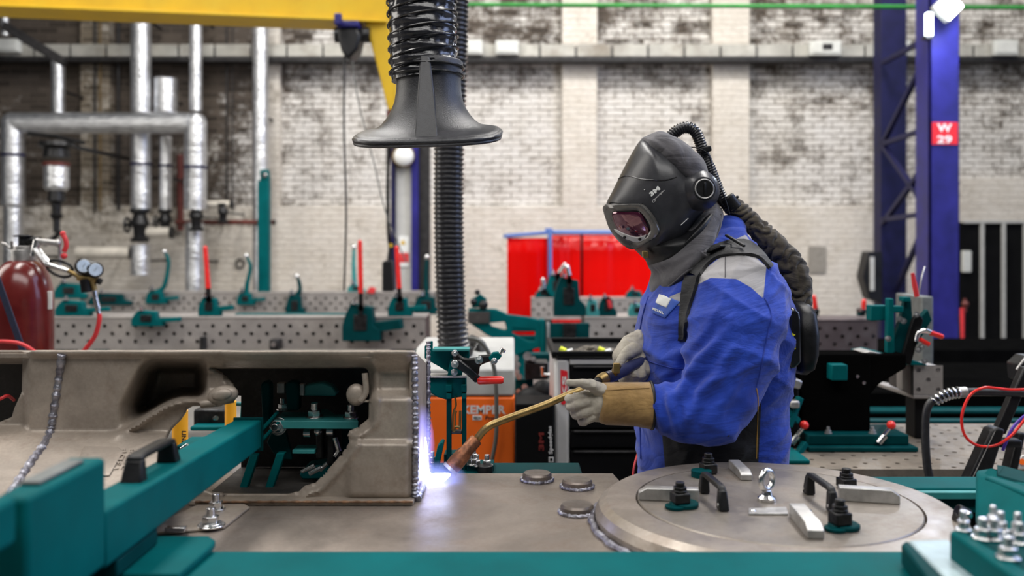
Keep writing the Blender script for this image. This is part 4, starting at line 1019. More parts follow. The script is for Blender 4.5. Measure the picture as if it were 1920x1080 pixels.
mk('link_arm', MB().ppx([(1690, 676), (1712, 600), (1722, 585), (1732, 600), (1718, 650), (1708, 686)], db-.03, .02), 'stand_black', tg, .003)
mk('base_disc', MB().ppx([(1618, 662), (1640, 658), (1700, 672), (1735, 682), (1740, 686), (1690, 684), (1640, 672)], db-.02, .12), 'teal', tg, .003)
mk('pale_pad', MB().ppx([(1617, 661), (1632, 658), (1655, 663), (1652, 671), (1630, 668)], db-.03, .10), 'alu', tg, .003)
for x, y in ((1687, 598), (1694, 602), (1665, 635), (1718, 590), (1728, 650), (1722, 656), (1733, 677)): mk('pivot_bolt', MB().bolt(P(x, y, db-.03), (0, -1, 0), .007), 'chrome', tg)
mk('upper_grip', MB().tube([P(1711, 512, db), P(1715, 535, db), P(1719, 556, db)], [.006, .009, .008], 12), 'red_soft', tg)
mk('grip_wire', MB().tube(cr([P(1722, 556, db), P(1728, 520, db), P(1734, 500, db+.02)], 4), .003, 6), 'alu', tg)
mk('hook_handle', MB().tube(cr([P(1718, 640, db-.04), P(1722, 624, db-.04), P(1734, 620, db-.04), P(1745, 623, db-.04)], 5), .008, 12), 'chrome', tg)
mk('lower_grip', MB().tube([P(1744, 624, db-.04), P(1765, 631, db-.04)], .009, 12).ball(P(1765, 631, db-.04), .009, n=7).tube([P(1724, 636, db-.04), P(1742, 646, db-.04)], .008, 10), 'red', tg)
one('grey_cabinet', MB().bx(P(1728, 0, 4.4).x, P(1750, 0, 4.4).x, 4.4, 4.7, 0, P(0, 556, 4.4).z), 'dim_grey', 'narrow light grey cabinet at the foot of the blue column', 'cabinet', bev=.006)
xt = thing('extinguisher_stand', 'slim red fire extinguisher hose at the foot of the blue column', 'fire extinguisher', P(1805, 655, 7.8))
mk('red_body', MB().tube([P(1804, 578, 7.8), P(1805, 652, 7.8)], [.02, .013], 12), 'red_soft', xt)
mk('extinguisher_head', MB().ball(P(1810, 570, 7.8), .03, n=8).cyl(P(1809, 560, 7.8), P(1810, 585, 7.8), .015), 'rustred', xt)
mk('extinguisher_post', MB().bx(P(1800, 0, 7.85).x, P(1810, 0, 7.85).x, 7.83, 7.88, 0, P(0, 590, 7.85).z), 'stand_black', xt)
# dark machine bed and teal rails behind the low table
bd = thing('machine_bed', 'dark machine bed with teal rails beyond the low table at right', 'machine bed', (P(1800, 0, 4.6).x, 4.8, 0))
Xb = lambda px, d: P(px, 0, d).x
mk('bed_block', MB().bx(Xb(1490, 6.6), Xb(2150, 6.6), 6.6, 7.4, 0, P(0, 655, 6.6).z), 'pit_black', bd, .01)
mk('bed_deck', MB().bx(Xb(1500, 4.6), Xb(2100, 4.6), 4.6, 5.6, .42, P(0, 728, 4.6).z), 'pit_black', bd, .004)
mk('teal_rail', MB().bx(Xb(1560, 4.5), Xb(2060, 4.5), 4.50, 4.58, P(0, 729, 4.5).z, P(0, 722, 4.5).z), 'teal', bd, .004)
mk('teal_rail', MB().bx(Xb(1500, 4.0), Xb(2060, 4.0), 4.0, 4.1, P(0, 776, 4.0).z, P(0, 770, 4.0).z), 'teal_dark', bd, .004)
mk('teal_rail', MB().bx(Xb(1500, 3.6), Xb(2060, 3.6), 3.6, 3.66, P(0, 795, 3.6).z, P(0, 789, 3.6).z), 'teal_dark', bd, .004)
mk('bed_front', MB().bx(Xb(1500, 4.05), Xb(2060, 4.05), 4.12, 4.59, 0, P(0, 733, 4.05).z-.02), 'pit_black', bd, .004)
# ------------------------------------------------------------------ workpiece: plate, hatch ring, cast housing
ZP = .83
def T(px, py, z):
    """point of the horizontal plane at height z seen at a pixel"""
    d = F*(ZC-z)/(py-HY); return P(px, py, d)
pl_ = thing('base_plate', 'large brown-grey steel base plate being welded, with three round pads', 'steel plate', (0, 1.7, 0))
bk = 1.98
mk('plate', MB().prism([(-.80, 1.42, ZP), (.24, 1.42, ZP)]+[(.468+.296*math.cos(a), 1.612+.296*math.sin(a), ZP) for a in [math.radians(-140+10*k) for k in range(0, 29)]]+[(.22, bk, ZP), (-.80, bk, ZP)], (0, 0, -.035)), 'plate', pl_, .002)
for px, py in ((1007, 901), (1082, 914), (1082, 962)):
    c = T(px, py, ZP)
    pu = mk('round_pad', MB().lathe([(0, 0), (.031, 0), (.031, .013), (.028, .017), (0, .017)], c, n=36), 'dark_pad' if 'dark_pad' in M else 'casting', pl_)
    q = [c+Vector((math.cos(a)*(.0325+.001*math.sin(a*9)), math.sin(a)*(.0325+.001*math.sin(a*7)), .003)) for a in [2*PI*k/48 for k in range(48)]]
    mk('weld_ring', MB().tube(q, [.0035+.0010*math.sin(k*2.4) for k in range(48)], 8, closed=True), 'weld', pu)
M['dark_pad'] = steel_plate('burnt_pad', (.20, .17, .15), True, 3, .6, .35)
for o in pl_.children:
    if o.name.startswith('round_pad'): o.data.materials[0] = M['dark_pad']
for x in (-.55, .2):
    mk('support', MB().bx(x-.04, x+.04, 1.5, 1.9, 0, ZP-.036), 'teal_dark', pl_, .004)
# hatch
RC = Vector((.468, 1.612, 0)); ZR = .872
ht_ = thing('hatch_ring', 'big turned steel hatch ring with a bolted round cover, right of the weld', 'hatch', (RC.x, RC.y, 0))
mk('ring_body', MB().lathe([(0, ZP+.001), (.305, ZP+.001), (.318, ZP+.002), (.319, ZP+.018), (.312, ZP+.032), (.298, ZR-.001), (.290, ZR), (.246, ZR), (.2455, ZR-.014), (0, ZR-.014)], RC, n=96), 'ring', ht_, sharp=25)
mk('cover_plate', MB().lathe([(0, ZR-.013), (.2425, ZR-.013), (.2425, ZR-.001), (.2405, ZR+.001), (0, ZR+.001)], RC, n=96), 'cover', ht_, sharp=25)
q = [RC+Vector((math.cos(a)*(.3245+.0015*math.sin(a*31)), math.sin(a)*(.3245+.0015*math.sin(a*27)), ZP+.004)) for a in [2*PI*k/150 for k in range(150)]]
mk('weld_ring', MB().tube(q, [.0065+.0012*math.sin(k*1.9) for k in range(150)], 8, closed=True), 'weld', ht_)
mk('support', MB().lathe([(0, 0), (.12, 0), (.12, .02), (.08, .03), (.08, ZP-.036), (0, ZP-.036)], RC, n=32), 'teal_dark', pl_)
ZT = ZR+.0015
def bar(p0, p1, w, h, label, mat='alu'):
    a = T(*p0, ZT); b = T(*p1, ZT); m = MB(); t = (b-a).normalized(); s = Vector((t.y, -t.x, 0))*w/2; up = Vector((0, 0, h))
    m.loft([[a-s, a+s, a+s+up, a-s+up], [b-s, b+s, b+s+up*.62, b-s+up*.62]][::1] if False else [[a-s, a+s, a+s+up, a-s+up], [a.lerp(b, .86)-s, a.lerp(b, .86)+s, a.lerp(b, .86)+s+up, a.lerp(b, .86)-s+up], [b-s, b+s, b+s+up*.6, b-s+up*.6]])
    return one('clamping_bar', m, mat, label, 'clamping bar', 'milled clamping bars on the hatch cover', bev=.0015)
bar((1310, 939), (1197, 935), .020, .022, 'milled clamping bar at the left side of the hatch cover')
bar((1376, 878), (1400, 901), .022, .018, 'milled clamping bar at the back of the hatch cover', 'alu')
bar((1572, 936), (1686, 943), .022, .024, 'milled clamping bar at the right side of the hatch cover')
bar((1494, 968), (1530, 1011), .026, .022, 'milled clamping bar at the front of the hatch cover')
def stud(px, py, h, label, washer=True, side=0):
    b = T(px, py, ZT); t = thing('clamp_stud', label, 'stud', b, 'black clamping studs on the hatch cover')
    z0 = 0
    if washer:
        s = Vector((side*.014, .006, 0)); z0 = .008
        mk('teal_washer', MB().lathe([(0, 0), (.024, 0), (.025, .002), (.025, .006), (.023, .008), (0, .008)], b+s, n=28), 'teal_dark', t)
        mk('washer_lobe', MB().lathe([(0, .0), (.017, 0), (.018, .002), (.018, .005), (0, .0065)], b-s*1.1, n=24), 'teal_dark', t)
    b2 = b+Vector((0, 0, z0))
    mk('square_nut', MB().box(b2+Vector((0, 0, h*.26)), (.028, .028, h*.5), Matrix.Rotation(.25, 3, 'Z')), 'oxide', t, .0025)
    mk('stud_head', MB().cyl(b2+Vector((0, 0, h*.5)), b2+Vector((0, 0, h*.62)), .0125).hexnut(b2+Vector((0, 0, h*.62)), (0, 0, 1), .0125, h*.16).cyl(b2+Vector((0, 0, h*.78)), b2+Vector((0, 0, h)), .008), 'oxide', t, .0012)
    return t
stud(1275, 951, .036, 'black stud with teal washer at the left of the hatch cover', side=.6)
stud(1575, 992, .040, 'black stud with teal washer at the front right of the hatch cover', side=.6)
stud(1328, 887, .040, 'black stud at the back left rim of the hatch cover', False)
stud(1587, 914, .036, 'black stud at the back right rim of the hatch cover', False)
one('teal_pad', MB().lathe([(0, 0), (.02, 0), (.02, .012), (0, .012)], T(1315, 893, ZT), n=20), 'teal_dark', 'small teal pad beside the back left black stud', 'pad')
def bow(p0, p1, h, label, z=ZT, w=.018):
    a = T(*p0, z); b = T(*p1, z); t = thing('bow_handle', label, 'handle', (a+b)/2, 'black bow handles')
    up = Vector((0, 0, h)); d = (b-a).normalized(); s = Vector((d.y, -d.x, 0))*w/2
    for e, k in ((a, 1), (b, -1)):
        mk('handle_foot', MB().loft([[e-s-d*.010*k, e+s-d*.010*k, e+s+d*.013*k, e-s+d*.013*k], [e-s*.8+up*.86, e+s*.8+up*.86, e+s*.8+up*.86+d*.013*k, e-s*.8+up*.86+d*.013*k]]), 'black', t, .003)
        mk('foot_screw', MB().cyl(e+s*1.02+up*.25, e+s*1.10+up*.25, .003), 'chrome', t)
    mk('handle_grip', MB().loft([[a-s*.8+up*.8-d*.0, a+s*.8+up*.8, a+s*.7+up+d*.006, a-s*.7+up+d*.006], [a-s*.8+up*.82+d*.02, a+s*.8+up*.82+d*.02, a+s*.7+up*1.04+d*.02, a-s*.7+up*1.04+d*.02], [b-s*.8+up*.82-d*.02, b+s*.8+up*.82-d*.02, b+s*.7+up*1.04-d*.02, b-s*.7+up*1.04-d*.02], [b-s*.8+up*.8, b+s*.8+up*.8, b+s*.7+up-d*.006, b-s*.7+up-d*.006]]), 'black', t, .003)
    return t
bow((1319, 923), (1356, 957), .040, 'black bow handle on the left half of the hatch cover')
bow((1516, 925), (1562, 959), .040, 'black bow handle on the right half of the hatch cover')
eb = thing('eye_bolt', 'shiny lifting eye bolt in the middle of the hatch cover', 'eye bolt', T(1438, 938, ZT)); e0 = T(1438, 938, ZT)
mk('eye_ring', MB().torus(e0+Vector((0, 0, .036)), (.75, -1, 0), .0165, .0058, 36, 12), 'chrome', eb)
mk('eye_collar', MB().lathe([(0, 0), (.0165, 0), (.0165, .005), (.010, .010), (.008, .017), (0, .017)], e0, n=24), 'chrome', eb)
st = thing('strip_plate', 'thin pale strip plate screwed to the hatch cover', 'strip', T(1450, 962, ZT))
mk('strip', MB().prism([T(1404, 966, ZT), T(1478, 966, ZT), T(1474, 953, ZT), T(1404, 956, ZT)], (0, 0, .003)), 'alu', st, .0006)
for px in (1412, 1517): mk('strip_screw', MB().ball(T(px, 961, ZT)+Vector((0, 0, .003)), .0048, (1, 1, .6), n=7), 'chrome', st)

# cast housing -------------------------------------------------------
D0 = 1.76
OUT = [(-70, 658), (779, 658), (779, 700), (779, 943), (362, 943), (300, 962), (180, 985), (-70, 1010)]
OP1 = [(385, 689), (500, 690), (684, 689), (691, 696), (692, 740), (691, 785), (672, 800), (655, 808), (651, 818), (656, 828), (640, 852), (612, 884), (592, 905), (571, 911), (560, 922), (540, 926), (470, 927), (400, 927),
       (345, 905), (322, 870), (308, 840), (313, 812), (335, 790), (350, 768), (372, 756), (405, 752), (438, 745), (446, 734), (438, 722), (425, 705)]
OP2 = [(-62, 672), (20, 672), (42, 673), (41, 735), (27, 765), (22, 782), (-2, 792), (-62, 800)]
def sd_poly(pts, x, y):
    best = 1e9; ins = False; n = len(pts); bp = None
    for i in range(n):
        x0, y0 = pts[i]; x1, y1 = pts[(i+1) % n]; dx, dy = x1-x0, y1-y0
        t = max(0, min(1, ((x-x0)*dx+(y-y0)*dy)/(dx*dx+dy*dy))); qx, qy = x0+dx*t, y0+dy*t
        d = (x-qx)**2+(y-qy)**2
        if d < best: best = d; bp = (qx, qy)
        if (y0 > y) != (y1 > y) and x < (x1-x0)*(y-y0)/(y1-y0)+x0: ins = not ins
    return (math.sqrt(best) if ins else -math.sqrt(best)), bp
sm = lambda a, b, x: (lambda t: t*t*(3-2*t))(max(0, min(1, (x-a)/(b-a))))
LIP = [(205, 812), (250, 790), (300, 768), (345, 750), (400, 748)]
def dcast(x, y):
    d = D0
    d -= .014*(1-sm(663, 672, y))
    d -= .0022*max(0, y-812)*sm(345, 300, x)                      # lower left flares towards the viewer
    d -= .012*sm(806, 818, y)*sm(345, 300, x)
    # deep pocket between the upright panel and the cast lip
    ylip = 812+(748-812)*sm(200, 350, x) if x < 350 else 748
    px_ = sm(215+max(0, (760-y))*.55, 285+max(0, (760-y))*.25, x)**1.3*sm(ylip+5, ylip-22, y)*sm(668, 700, y)
    d += .20*px_*(1-.85*sm(366, 390, x))
    # the lip stands proud
    if 195 < x < 450: d -= .018*math.exp(-((y-(ylip+7))/7.5)**2)*sm(195, 230, x)
    s1, _ = sd_poly(OP1, x, y); s1 = -s1
    if x > 420: d -= .007*math.exp(-((s1-17)/4.5)**2); d += .010*sm(12, 2, s1)
    d -= .016*sm(822, 836, y)*sm(640, 665, x)*sm(800, 760, x)*sm(943, 925, y)
    d += .012*sm(704, 690, x)*sm(820, 790, y)*sm(600, 700, x)
    d += .010*sm(760, 778, x)
    d += .03*sm(60, 40, x)*sm(812, 795, y)
    d += .0012*noise.noise(Vector((x*.02, y*.02, 0)))
    return d
def CP(x, y, off=0.0): return P(x, y, dcast(x, y)-off)
ch = thing('cast_housing', 'brown-grey cast steel housing with a large irregular opening standing on the plate', 'casting', (-.5, 1.8, 0))
m = MB(); gs = 4.0; gx0, gy0 = -70, 658; nx, ny = 213, 89; V = {}
for i in range(nx+1):
    for j in range(ny+1):
        x, y = gx0+i*gs, gy0+j*gs
        for poly, sg_ in ((OUT, 1), (OP1, -1), (OP2, -1)):
            s, bp = sd_poly(poly, x, y)
            if abs(s) < gs*.62: x, y = bp
        V[i, j] = (x, y)
bv = {}
def gv(i, j):
    if (i, j) not in bv: bv[i, j] = m.bm.verts.new(CP(*V[i, j]))
    return bv[i, j]
for i in range(nx):
    for j in range(ny):
        cs = [V[i, j], V[i+1, j], V[i+1, j+1], V[i, j+1]]; cx = sum(c[0] for c in cs)/4; cy = sum(c[1] for c in cs)/4
        if sd_poly(OUT, cx, cy)[0] > 0 and sd_poly(OP1, cx, cy)[0] < 0 and sd_poly(OP2, cx, cy)[0] < 0:
            m.face([gv(i, j), gv(i, j+1), gv(i+1, j+1), gv(i+1, j)])
o = mk('front_casting', m, 'casting', ch, sharp=60)
so = o.modifiers.new('wall', 'SOLIDIFY'); so.thickness = .012; so.offset = -1
# normals face the viewer
if sum(p.normal.y for p in o.data.polygons) > 0: so.offset = 1
xe = P(778, 0, D0).x
ztf, ztb = P(0, 660, D0).z, 1.062
mk('end_plate', MB().prism([(xe, D0+.012, ZP+.001), (xe, 2.03, ZP+.001), (xe, 2.03, ztb), (xe, D0+.03, ztf-.004), (xe, D0+.012, ztf)], (-.012, 0, 0)), 'casting', ch, .003)
mk('top_plate', MB().prism([(-1.15, D0+.002, ztf-.003), (-1.15, 2.03, ztb-.002), (-1.15, 2.03, ztb-.012), (-1.15, D0+.002, ztf-.012)], (1.15+xe-.013, 0, 0)), 'casting', ch, .001)  # unseen roof, added to keep the opening in shade
bq = 2.018
mk('back_plate', MB().prism([P(200, 687, bq), P(784, 687, bq), P(784, 876, bq), P(452, 876, bq), P(452, 742, bq), P(330, 736, bq), P(200, 720, bq)], (0, .010, 0)), 'inner_dark', ch)  # dark colour stands in for the shade behind the opening
mk('side_backing', MB().prism([P(-90, 668, 1.9), P(75, 668, 1.9), P(75, 815, 1.9), P(-90, 815, 1.9)], (0, .010, 0)), 'inner_dark', ch)  # added plate, coloured dark for the blackness behind the left window
mk('inner_floor', MB().bx(P(452, 0, 2.02).x, xe-.013, D0+.02, bq-.001, ZP+.001, ZP+.004), 'inner_dark', ch)  # added plate, its dark colour stands in for shade on the housing floor
mk('bottom_flange', MB().bx(P(362, 0, D0).x, xe, D0-.028, D0+.02, ZP+.001, ZP+.010), 'casting', ch, .002)
q = [P(x, 941, D0-.03) for x in range(366, 776, 8)]
mk('foot_weld', MB().tube(q, [.0022+.0006*math.sin(i*2.2) for i in range(len(q))], 8), simple('rusty_weld', (.20, .11, .06), .5, .4, .3, 60, .4, 200), ch)
def bead(pts, r, name, n=6, par=None):
    q = cr(pts, n); m = MB(); m.tube(q, [r*(1+.22*math.sin(i*2.3)+.12*random.uniform(-1, 1)) for i in range(len(q))], 10); return mk(name, m, 'weld', par or ch)
bead([tuple(CP(x, y, .0)) for x, y in ((116, 664), (112, 700), (106, 740), (99, 785), (94, 812), (80, 838), (62, 862), (40, 895), (10, 940))], .0074, 'seam_weld', 7)
bead([(xe+.001, D0-.006+.0, ZP+.012), (xe+.002, D0-.006, .93), (xe+.001, D0-.006, 1.02), (xe, D0-.008, P(0, 664, D0).z)], .0062, 'corner_weld', 26)
bead([(xe+.004, 2.0, ZP+.01), (xe+.004, 2.0, .93), (xe+.004, 2.0, 1.03), (xe+.004, 2.0, 1.115)], .0050, 'rear_weld', 24)
bead([(xe+.005, D0, ZP+.006), (xe+.006, 1.87, ZP+.006), (xe+.005, 2.0, ZP+.006)], .0070, 'floor_weld', 14)
mk('cast_boss', MB().ball(P(418, 741, D0-.01), .030, (1, .5, .62), n=14, R=Matrix.Rotation(-.2, 3, 'Y')).ball(P(416, 740, D0-.022), .020, (1, .4, .55), n=12, R=Matrix.Rotation(-.2, 3, 'Y')), 'casting', ch)
mk('side_boss', MB().ball(P(668, 740, D0+.03), .022, (.9, .6, 1), n=12).tube(cr([P(684, 700, D0+.02), P(686, 735, D0+.02), P(676, 752, D0+.02)], 5), .006, 10), 'casting', ch)
m = MB(); f = []; g = []
for x, y in ((158, 836), (222, 838), (232, 846), (206, 892), (140, 892), (143, 868)):
    f.append(m.bm.verts.new(CP(x, y, .006))); g.append(m.bm.verts.new(CP(x, y, -.004)))
m.face(f); m.face(g[::-1])
for i in range(6): m.face([f[(i+1) % 6], f[i], g[i], g[(i+1) % 6]])
mk('cast_pad', m, 'casting', ch, .003)
for k, (t_, a_, b_) in enumerate((('13DF', (222, 880), (240, 842)), ('2C08', (236, 880), (254, 842)), ('SIB', (250, 880), (266, 846)))):
    A_, B_ = CP(*a_, .0015), CP(*b_, .0015); r_ = (B_-A_); n_ = (CP(a_[0]+12, a_[1], .0)-CP(*a_, .0)); up_ = -n_
    text_mesh('cast_mark', t_, ch, 'casting', A_, r_, up_-r_*(up_.dot(r_)/r_.dot(r_)), .009, r_.length, .0015, .01)

one('red_lead', MB().tube(cr([P(-30, 756, 1.80), P(0, 748, 1.80), P(14, 742, 1.81), P(26, 750, 1.84)], 5), .0034, 8), 'red_soft', 'short red lead inside the dark window at the far left of the casting', 'cable')
# fixtures standing inside the opening --------------------------------
di = 1.86
ic = thing('inner_fixture', 'teal fixture with plated bolts standing inside the housing opening', 'fixture', P(560, 927, di))
zt_ = .972
mk('top_plate', MB().prism([T(512, 789, zt_), T(672, 790, zt_), T(668, 778, zt_), T(628, 776, zt_), T(614, 767, zt_), T(590, 767, zt_), T(580, 773, zt_), T(530, 772, zt_)], (0, 0, -.016)), 'teal_light', ic, .0015)  # paler teal: the strong light on this plate is put into the colour
m = MB().ppx([(512, 803), (534, 800), (548, 862), (520, 862), (500, 830)], di+.02, .012); mk('side_cheek', m, 'teal_dark', ic, .002)
mk('side_cheek', MB().ppx([(640, 802), (672, 802), (668, 822), (640, 850)], di+.03, .012), 'teal_dark', ic, .002)
for a, b, w1 in (((476, 853), (452, 927), 15), ((526, 850), (500, 927), 15)):
    mk('strut', MB().ppx([(a[0]-w1/2, a[1]), (a[0]+w1/2, a[1]), (b[0]+w1/2, b[1]), (b[0]-w1/2, b[1])], di-.01, .02), 'teal', ic, .002)
mk('diagonal_bar', MB().ppx([(478, 815), (516, 773), (520, 777), (484, 820)], di-.02, .02).ppx([(480, 832), (520, 790), (524, 794), (484, 838)], di-.03, .02), 'teal', ic, .002)
mk('lug', MB().ppx([(488, 722), (494, 715), (503, 716), (506, 724), (506, 800), (492, 800)], di+.02, .03), 'teal_dark', ic, .004)
mk('lug', MB().ppx([(534, 722), (540, 715), (556, 716), (560, 724), (560, 770), (538, 770)], di+.02, .03), 'teal_dark', ic, .004)
mk('pale_arm', MB().ppx([(566, 742), (572, 722), (604, 717), (622, 724), (632, 738), (628, 743)], di+.04, .03), 'teal_light', ic, .003)
mk('lug_bolt', MB().bpx(519, 718, 534, 738, di+.05, .02), 'alu', ic, .002)
mk('lug_bolt', MB().bpx(560, 720, 570, 742, di+.03, .02), 'alu', ic, .002)
mk('shelf_plate', MB().bpx(548, 844, 590, 851, di, .05), 'teal_light', ic, .001)
mk('dark_cylinder', MB().bpx(592, 802, 606, 862, di+.01, .025).bpx(612, 806, 628, 872, di+.01, .025), 'oxide', ic, .004)
def chbolt(px, py, d, r, ax, par, mat='chrome'):
    c = P(px, py, d); mk('bolt', MB().bolt(c, ax, r), mat, par, .0006)
chbolt(590, 783, 1.87, .0125, (0, -.1, 1), ic); chbolt(658, 784, 1.86, .0115, (0, -.1, 1), ic); chbolt(531, 768, 1.93, .010, (0, 0, 1), ic); chbolt(522, 799, 1.85, .0125, (0, -1, .1), ic)
mk('pin', MB().cyl(P(570, 812, di), P(582, 812, di), .008), 'chrome', ic)
mk('pin', MB().cyl(P(613, 809, di-.01), P(625, 809, di-.01), .008), 'chrome', ic)
mk('pin', MB().ball(P(596, 809, di-.01), .008, n=8).cyl(P(594, 786, di), P(600, 812, di-.01), .004), 'chrome', ic)
fb = thing('inner_clamp', 'small teal clamp with shiny pins low inside the housing opening', 'clamp', P(600, 900, di))
mk('clamp_block', MB().ppx([(560, 890), (572, 876), (600, 872), (640, 866), (636, 884), (600, 900), (566, 900)], di+.02, .06), 'teal_dark', fb, .004)
for a, b, r in (((566, 884), (590, 872), 4), ((580, 888), (604, 876), 5), ((600, 882), (614, 868), 4), ((628, 820), (636, 846), 5), ((636, 846), (630, 856), 5), ): mk('pin', MB().cyl(P(*a, di-.01), P(*b, di-.01), r*S(di)), 'chrome', fb)
lbk = thing('left_clamp_block', 'rounded teal clamp block beside the cast boss', 'clamp', P(468, 785, 2.2))
mk('block_body', MB().ppx([(448, 782), (450, 752), (458, 738), (474, 732), (494, 734), (500, 782), (498, 815), (450, 815)], 2.12, .10), 'teal', lbk, .01)
mk('block_pin', MB().cyl(P(444, 757, 2.10), P(458, 758, 2.10), .005), 'teal_light', lbk)
for px0, px1, y0, y1, d, lab in ((323, 352, 770, 842, 2.35, 'orange-yellow round tube lettered LINE seen through the slit'), (422, 443, 752, 812, 2.5, 'orange-yellow tube right of the lettered one')):
    yt = thing('yellow_tube', lab, 'tube', P((px0+px1)/2, y1+20, d), 'orange-yellow tubes behind the casting')
    mk('tube_body', MB().cyl(P((px0+px1)/2, y0, d), P((px0+px1)/2, y1+20, d), (px1-px0)/2*S(d), n=28), 'yellow_or', yt)
    if px0 == 323: text_mesh('lettering', 'LINE', yt, 'dark_print', P(341, 808, d-15*S(d)), (0, 0, -1), (1, 0, 0), 8*S(d), 24*S(d), .001, .03)
lo = thing('pallet_table', 'pale table surface with teal fittings glimpsed through the slit', 'table', (-.75, 2.5, 0))
zz_ = .68
mk('table_plate', MB().bx(-1.3, -.42, 2.1, 2.95, zz_-.03, zz_), 'table_steel', lo, .003)
mk('table_leg', MB().bx(-1.2, -1.12, 2.3, 2.4, 0, zz_-.03).bx(-.6, -.52, 2.3, 2.4, 0, zz_-.03), 'teal_dark', lo)
mk('teal_bar', MB().bpx(356, 800, 432, 808, 2.55, .06), 'teal', lo, .004)
mk('teal_bar', MB().bpx(330, 835, 408, 850, 2.15, .10), 'teal', lo, .004)
mk('dark_unit', MB().bpx(362, 768, 422, 800, 2.6, .1), 'oxide', lo, .006)
mk('small_studs', MB().cyl(P(340, 842, 2.12), P(352, 834, 2.12), .005).cyl(P(360, 840, 2.12), P(372, 834, 2.12), .005).cyl(P(403, 784, 2.55), P(406, 784, 2.52), .006), 'chrome', lo)

# ------------------------------------------------------------------ teal frame around the workpiece
fr = thing('welding_fixture', 'wide teal front beam of the welding fixture across the bottom', 'fixture beam', (0.1, 1.15, 0))
mk('front_beam', MB().bx(-.56, .86, 1.02, 1.274, .78, .90), 'teal', fr, .006)
for x in (-.5, .8): mk('beam_leg', MB().bx(x-.05, x+.05, 1.10, 1.2, 0, .779), 'teal_dark', fr, .004)
zq = .912
mk('corner_plate', MB().prism([T(150, 1004, zq), T(392, 1004, zq), T(404, 1012, zq), T(398, 1022, zq), T(335, 1076, zq), T(60, 1076, zq), T(60, 1020, zq)], (0, 0, -.0115)), 'teal', fr, .003)
mk('plate_bolt', MB().ball(T(96, 1015, zq), .006, (1, 1, .6), n=8), 'brass', fr)
mk('plate_hole', MB().lathe([(0, .0), (.004, 0), (.004, .0006), (0, .0006)], T(268, 1036, zq), n=16), 'dark_print', fr)
ar = thing('square_tube', 'long teal square arm slanting back along the left of the casting', 'fixture arm', (-.51, 1.4, .935))
xa0, xa1 = -.49, -.480
def slab(x0a, x1a, y0, x0b, x1b, y1, z0, z1, z1b=None):
    z1b = z1 if z1b is None else z1b
    return MB().loft([[(x0a, y0, z0), (x1a, y0, z0), (x1a, y0, z1), (x0a, y0, z1)], [(x0b, y1, z0), (x1b, y1, z0), (x1b, y1, z1b), (x0b, y1, z1b)]])
mk('arm_tube', slab(-.545, -.490, 1.093, -.535, -.482, 1.745, .938, 1.008, .992), 'teal', ar, .004)
mk('end_cap', slab(-.537, -.480, 1.7455, -.537, -.480, 1.752, .932, .996), 'teal_dark', ar, .001)
mk('front_block', slab(-.525, -.4885, .915, -.535, -.4885, 1.092, .942, 1.074, 1.074), 'teal', ar, .006)
mk('rear_block', slab(-.53, -.4885, .70, -.53, -.4885, .896, 1.034, 1.082), 'teal', ar, .006)
mk('arm_post', slab(-.53, -.4885, .915, -.53, -.4885, .935, .80, .9415), 'teal', ar, .002)
mk('grip_pad', MB().bx(-.522, -.500, .96, 1.06, 1.0745, 1.079), 'dim_grey', ar, .002)
mk('arm_foot', slab(-.545, -.492, 1.13, -.545, -.492, 1.26, .913, .937), 'teal_dark', ar, .003)
t = bow((0, 900), (0, 900), .04, 'x') if False else None
def bow3(a, b, h, label, w=.03):
    t = thing('bow_handle', label, 'handle', (a+b)/2, 'black bow handles'); up = Vector((0, 0, h)); d = (b-a).normalized(); s = Vector((d.y, -d.x, 0))*w/2
    for e, k in ((a, 1), (b, -1)): mk('handle_foot', MB().loft([[e-s-d*.012*k, e+s-d*.012*k, e+s+d*.014*k, e-s+d*.014*k], [e-s*.8+up*.88, e+s*.8+up*.88, e+s*.8+up*.88+d*.014*k, e-s*.8+up*.88+d*.014*k]]), 'black', t, .003)
    mk('handle_grip', MB().loft([[a-s*.8+up*.8, a+s*.8+up*.8, a+s*.7+up, a-s*.7+up], [a-s*.8+up*.84+d*.02, a+s*.8+up*.84+d*.02, a+s*.7+up*1.08+d*.02, a-s*.7+up*1.08+d*.02], [b-s*.8+up*.84-d*.02, b+s*.8+up*.84-d*.02, b+s*.7+up*1.08-d*.02, b-s*.7+up*1.08-d*.02], [b-s*.8+up*.8, b+s*.8+up*.8, b+s*.7+up, b-s*.7+up]]), 'black', t, .003)
    return t
bow3(Vector((-.520, 1.245, 1.002)), Vector((-.520, 1.375, 1.000)), .036, 'black bow handle on the slanting teal arm')
# shiny nuts and bracket at the foot of the casting
nb2 = thing('nut_bracket', 'bright nuts on a scorched steel bracket under the teal arm', 'bracket', T(400, 985, ZP))
mk('bracket_plate', MB().prism([T(290, 1000, ZP+.005), T(420, 988, ZP+.005), T(468, 950, ZP+.005), T(458, 944, ZP+.005), T(370, 946, ZP+.005), T(285, 985, ZP+.005)], (0, 0, -.004)), 'casting', nb2, .001)
for px, py, r in ((405, 956, .014), (395, 984, .016)): mk('nut', MB().bolt(T(px, py, ZP+.005), (0, 0, 1), r*.85, .016), 'chrome', nb2, .001)
mk('washer', MB().lathe([(0, 0), (.024, 0), (.024, .003), (0, .003)], T(396, 986, ZP+.005), n=24).box(T(330, 992, ZP+.01), (.035, .014, .008)), 'chrome', nb2, .001)
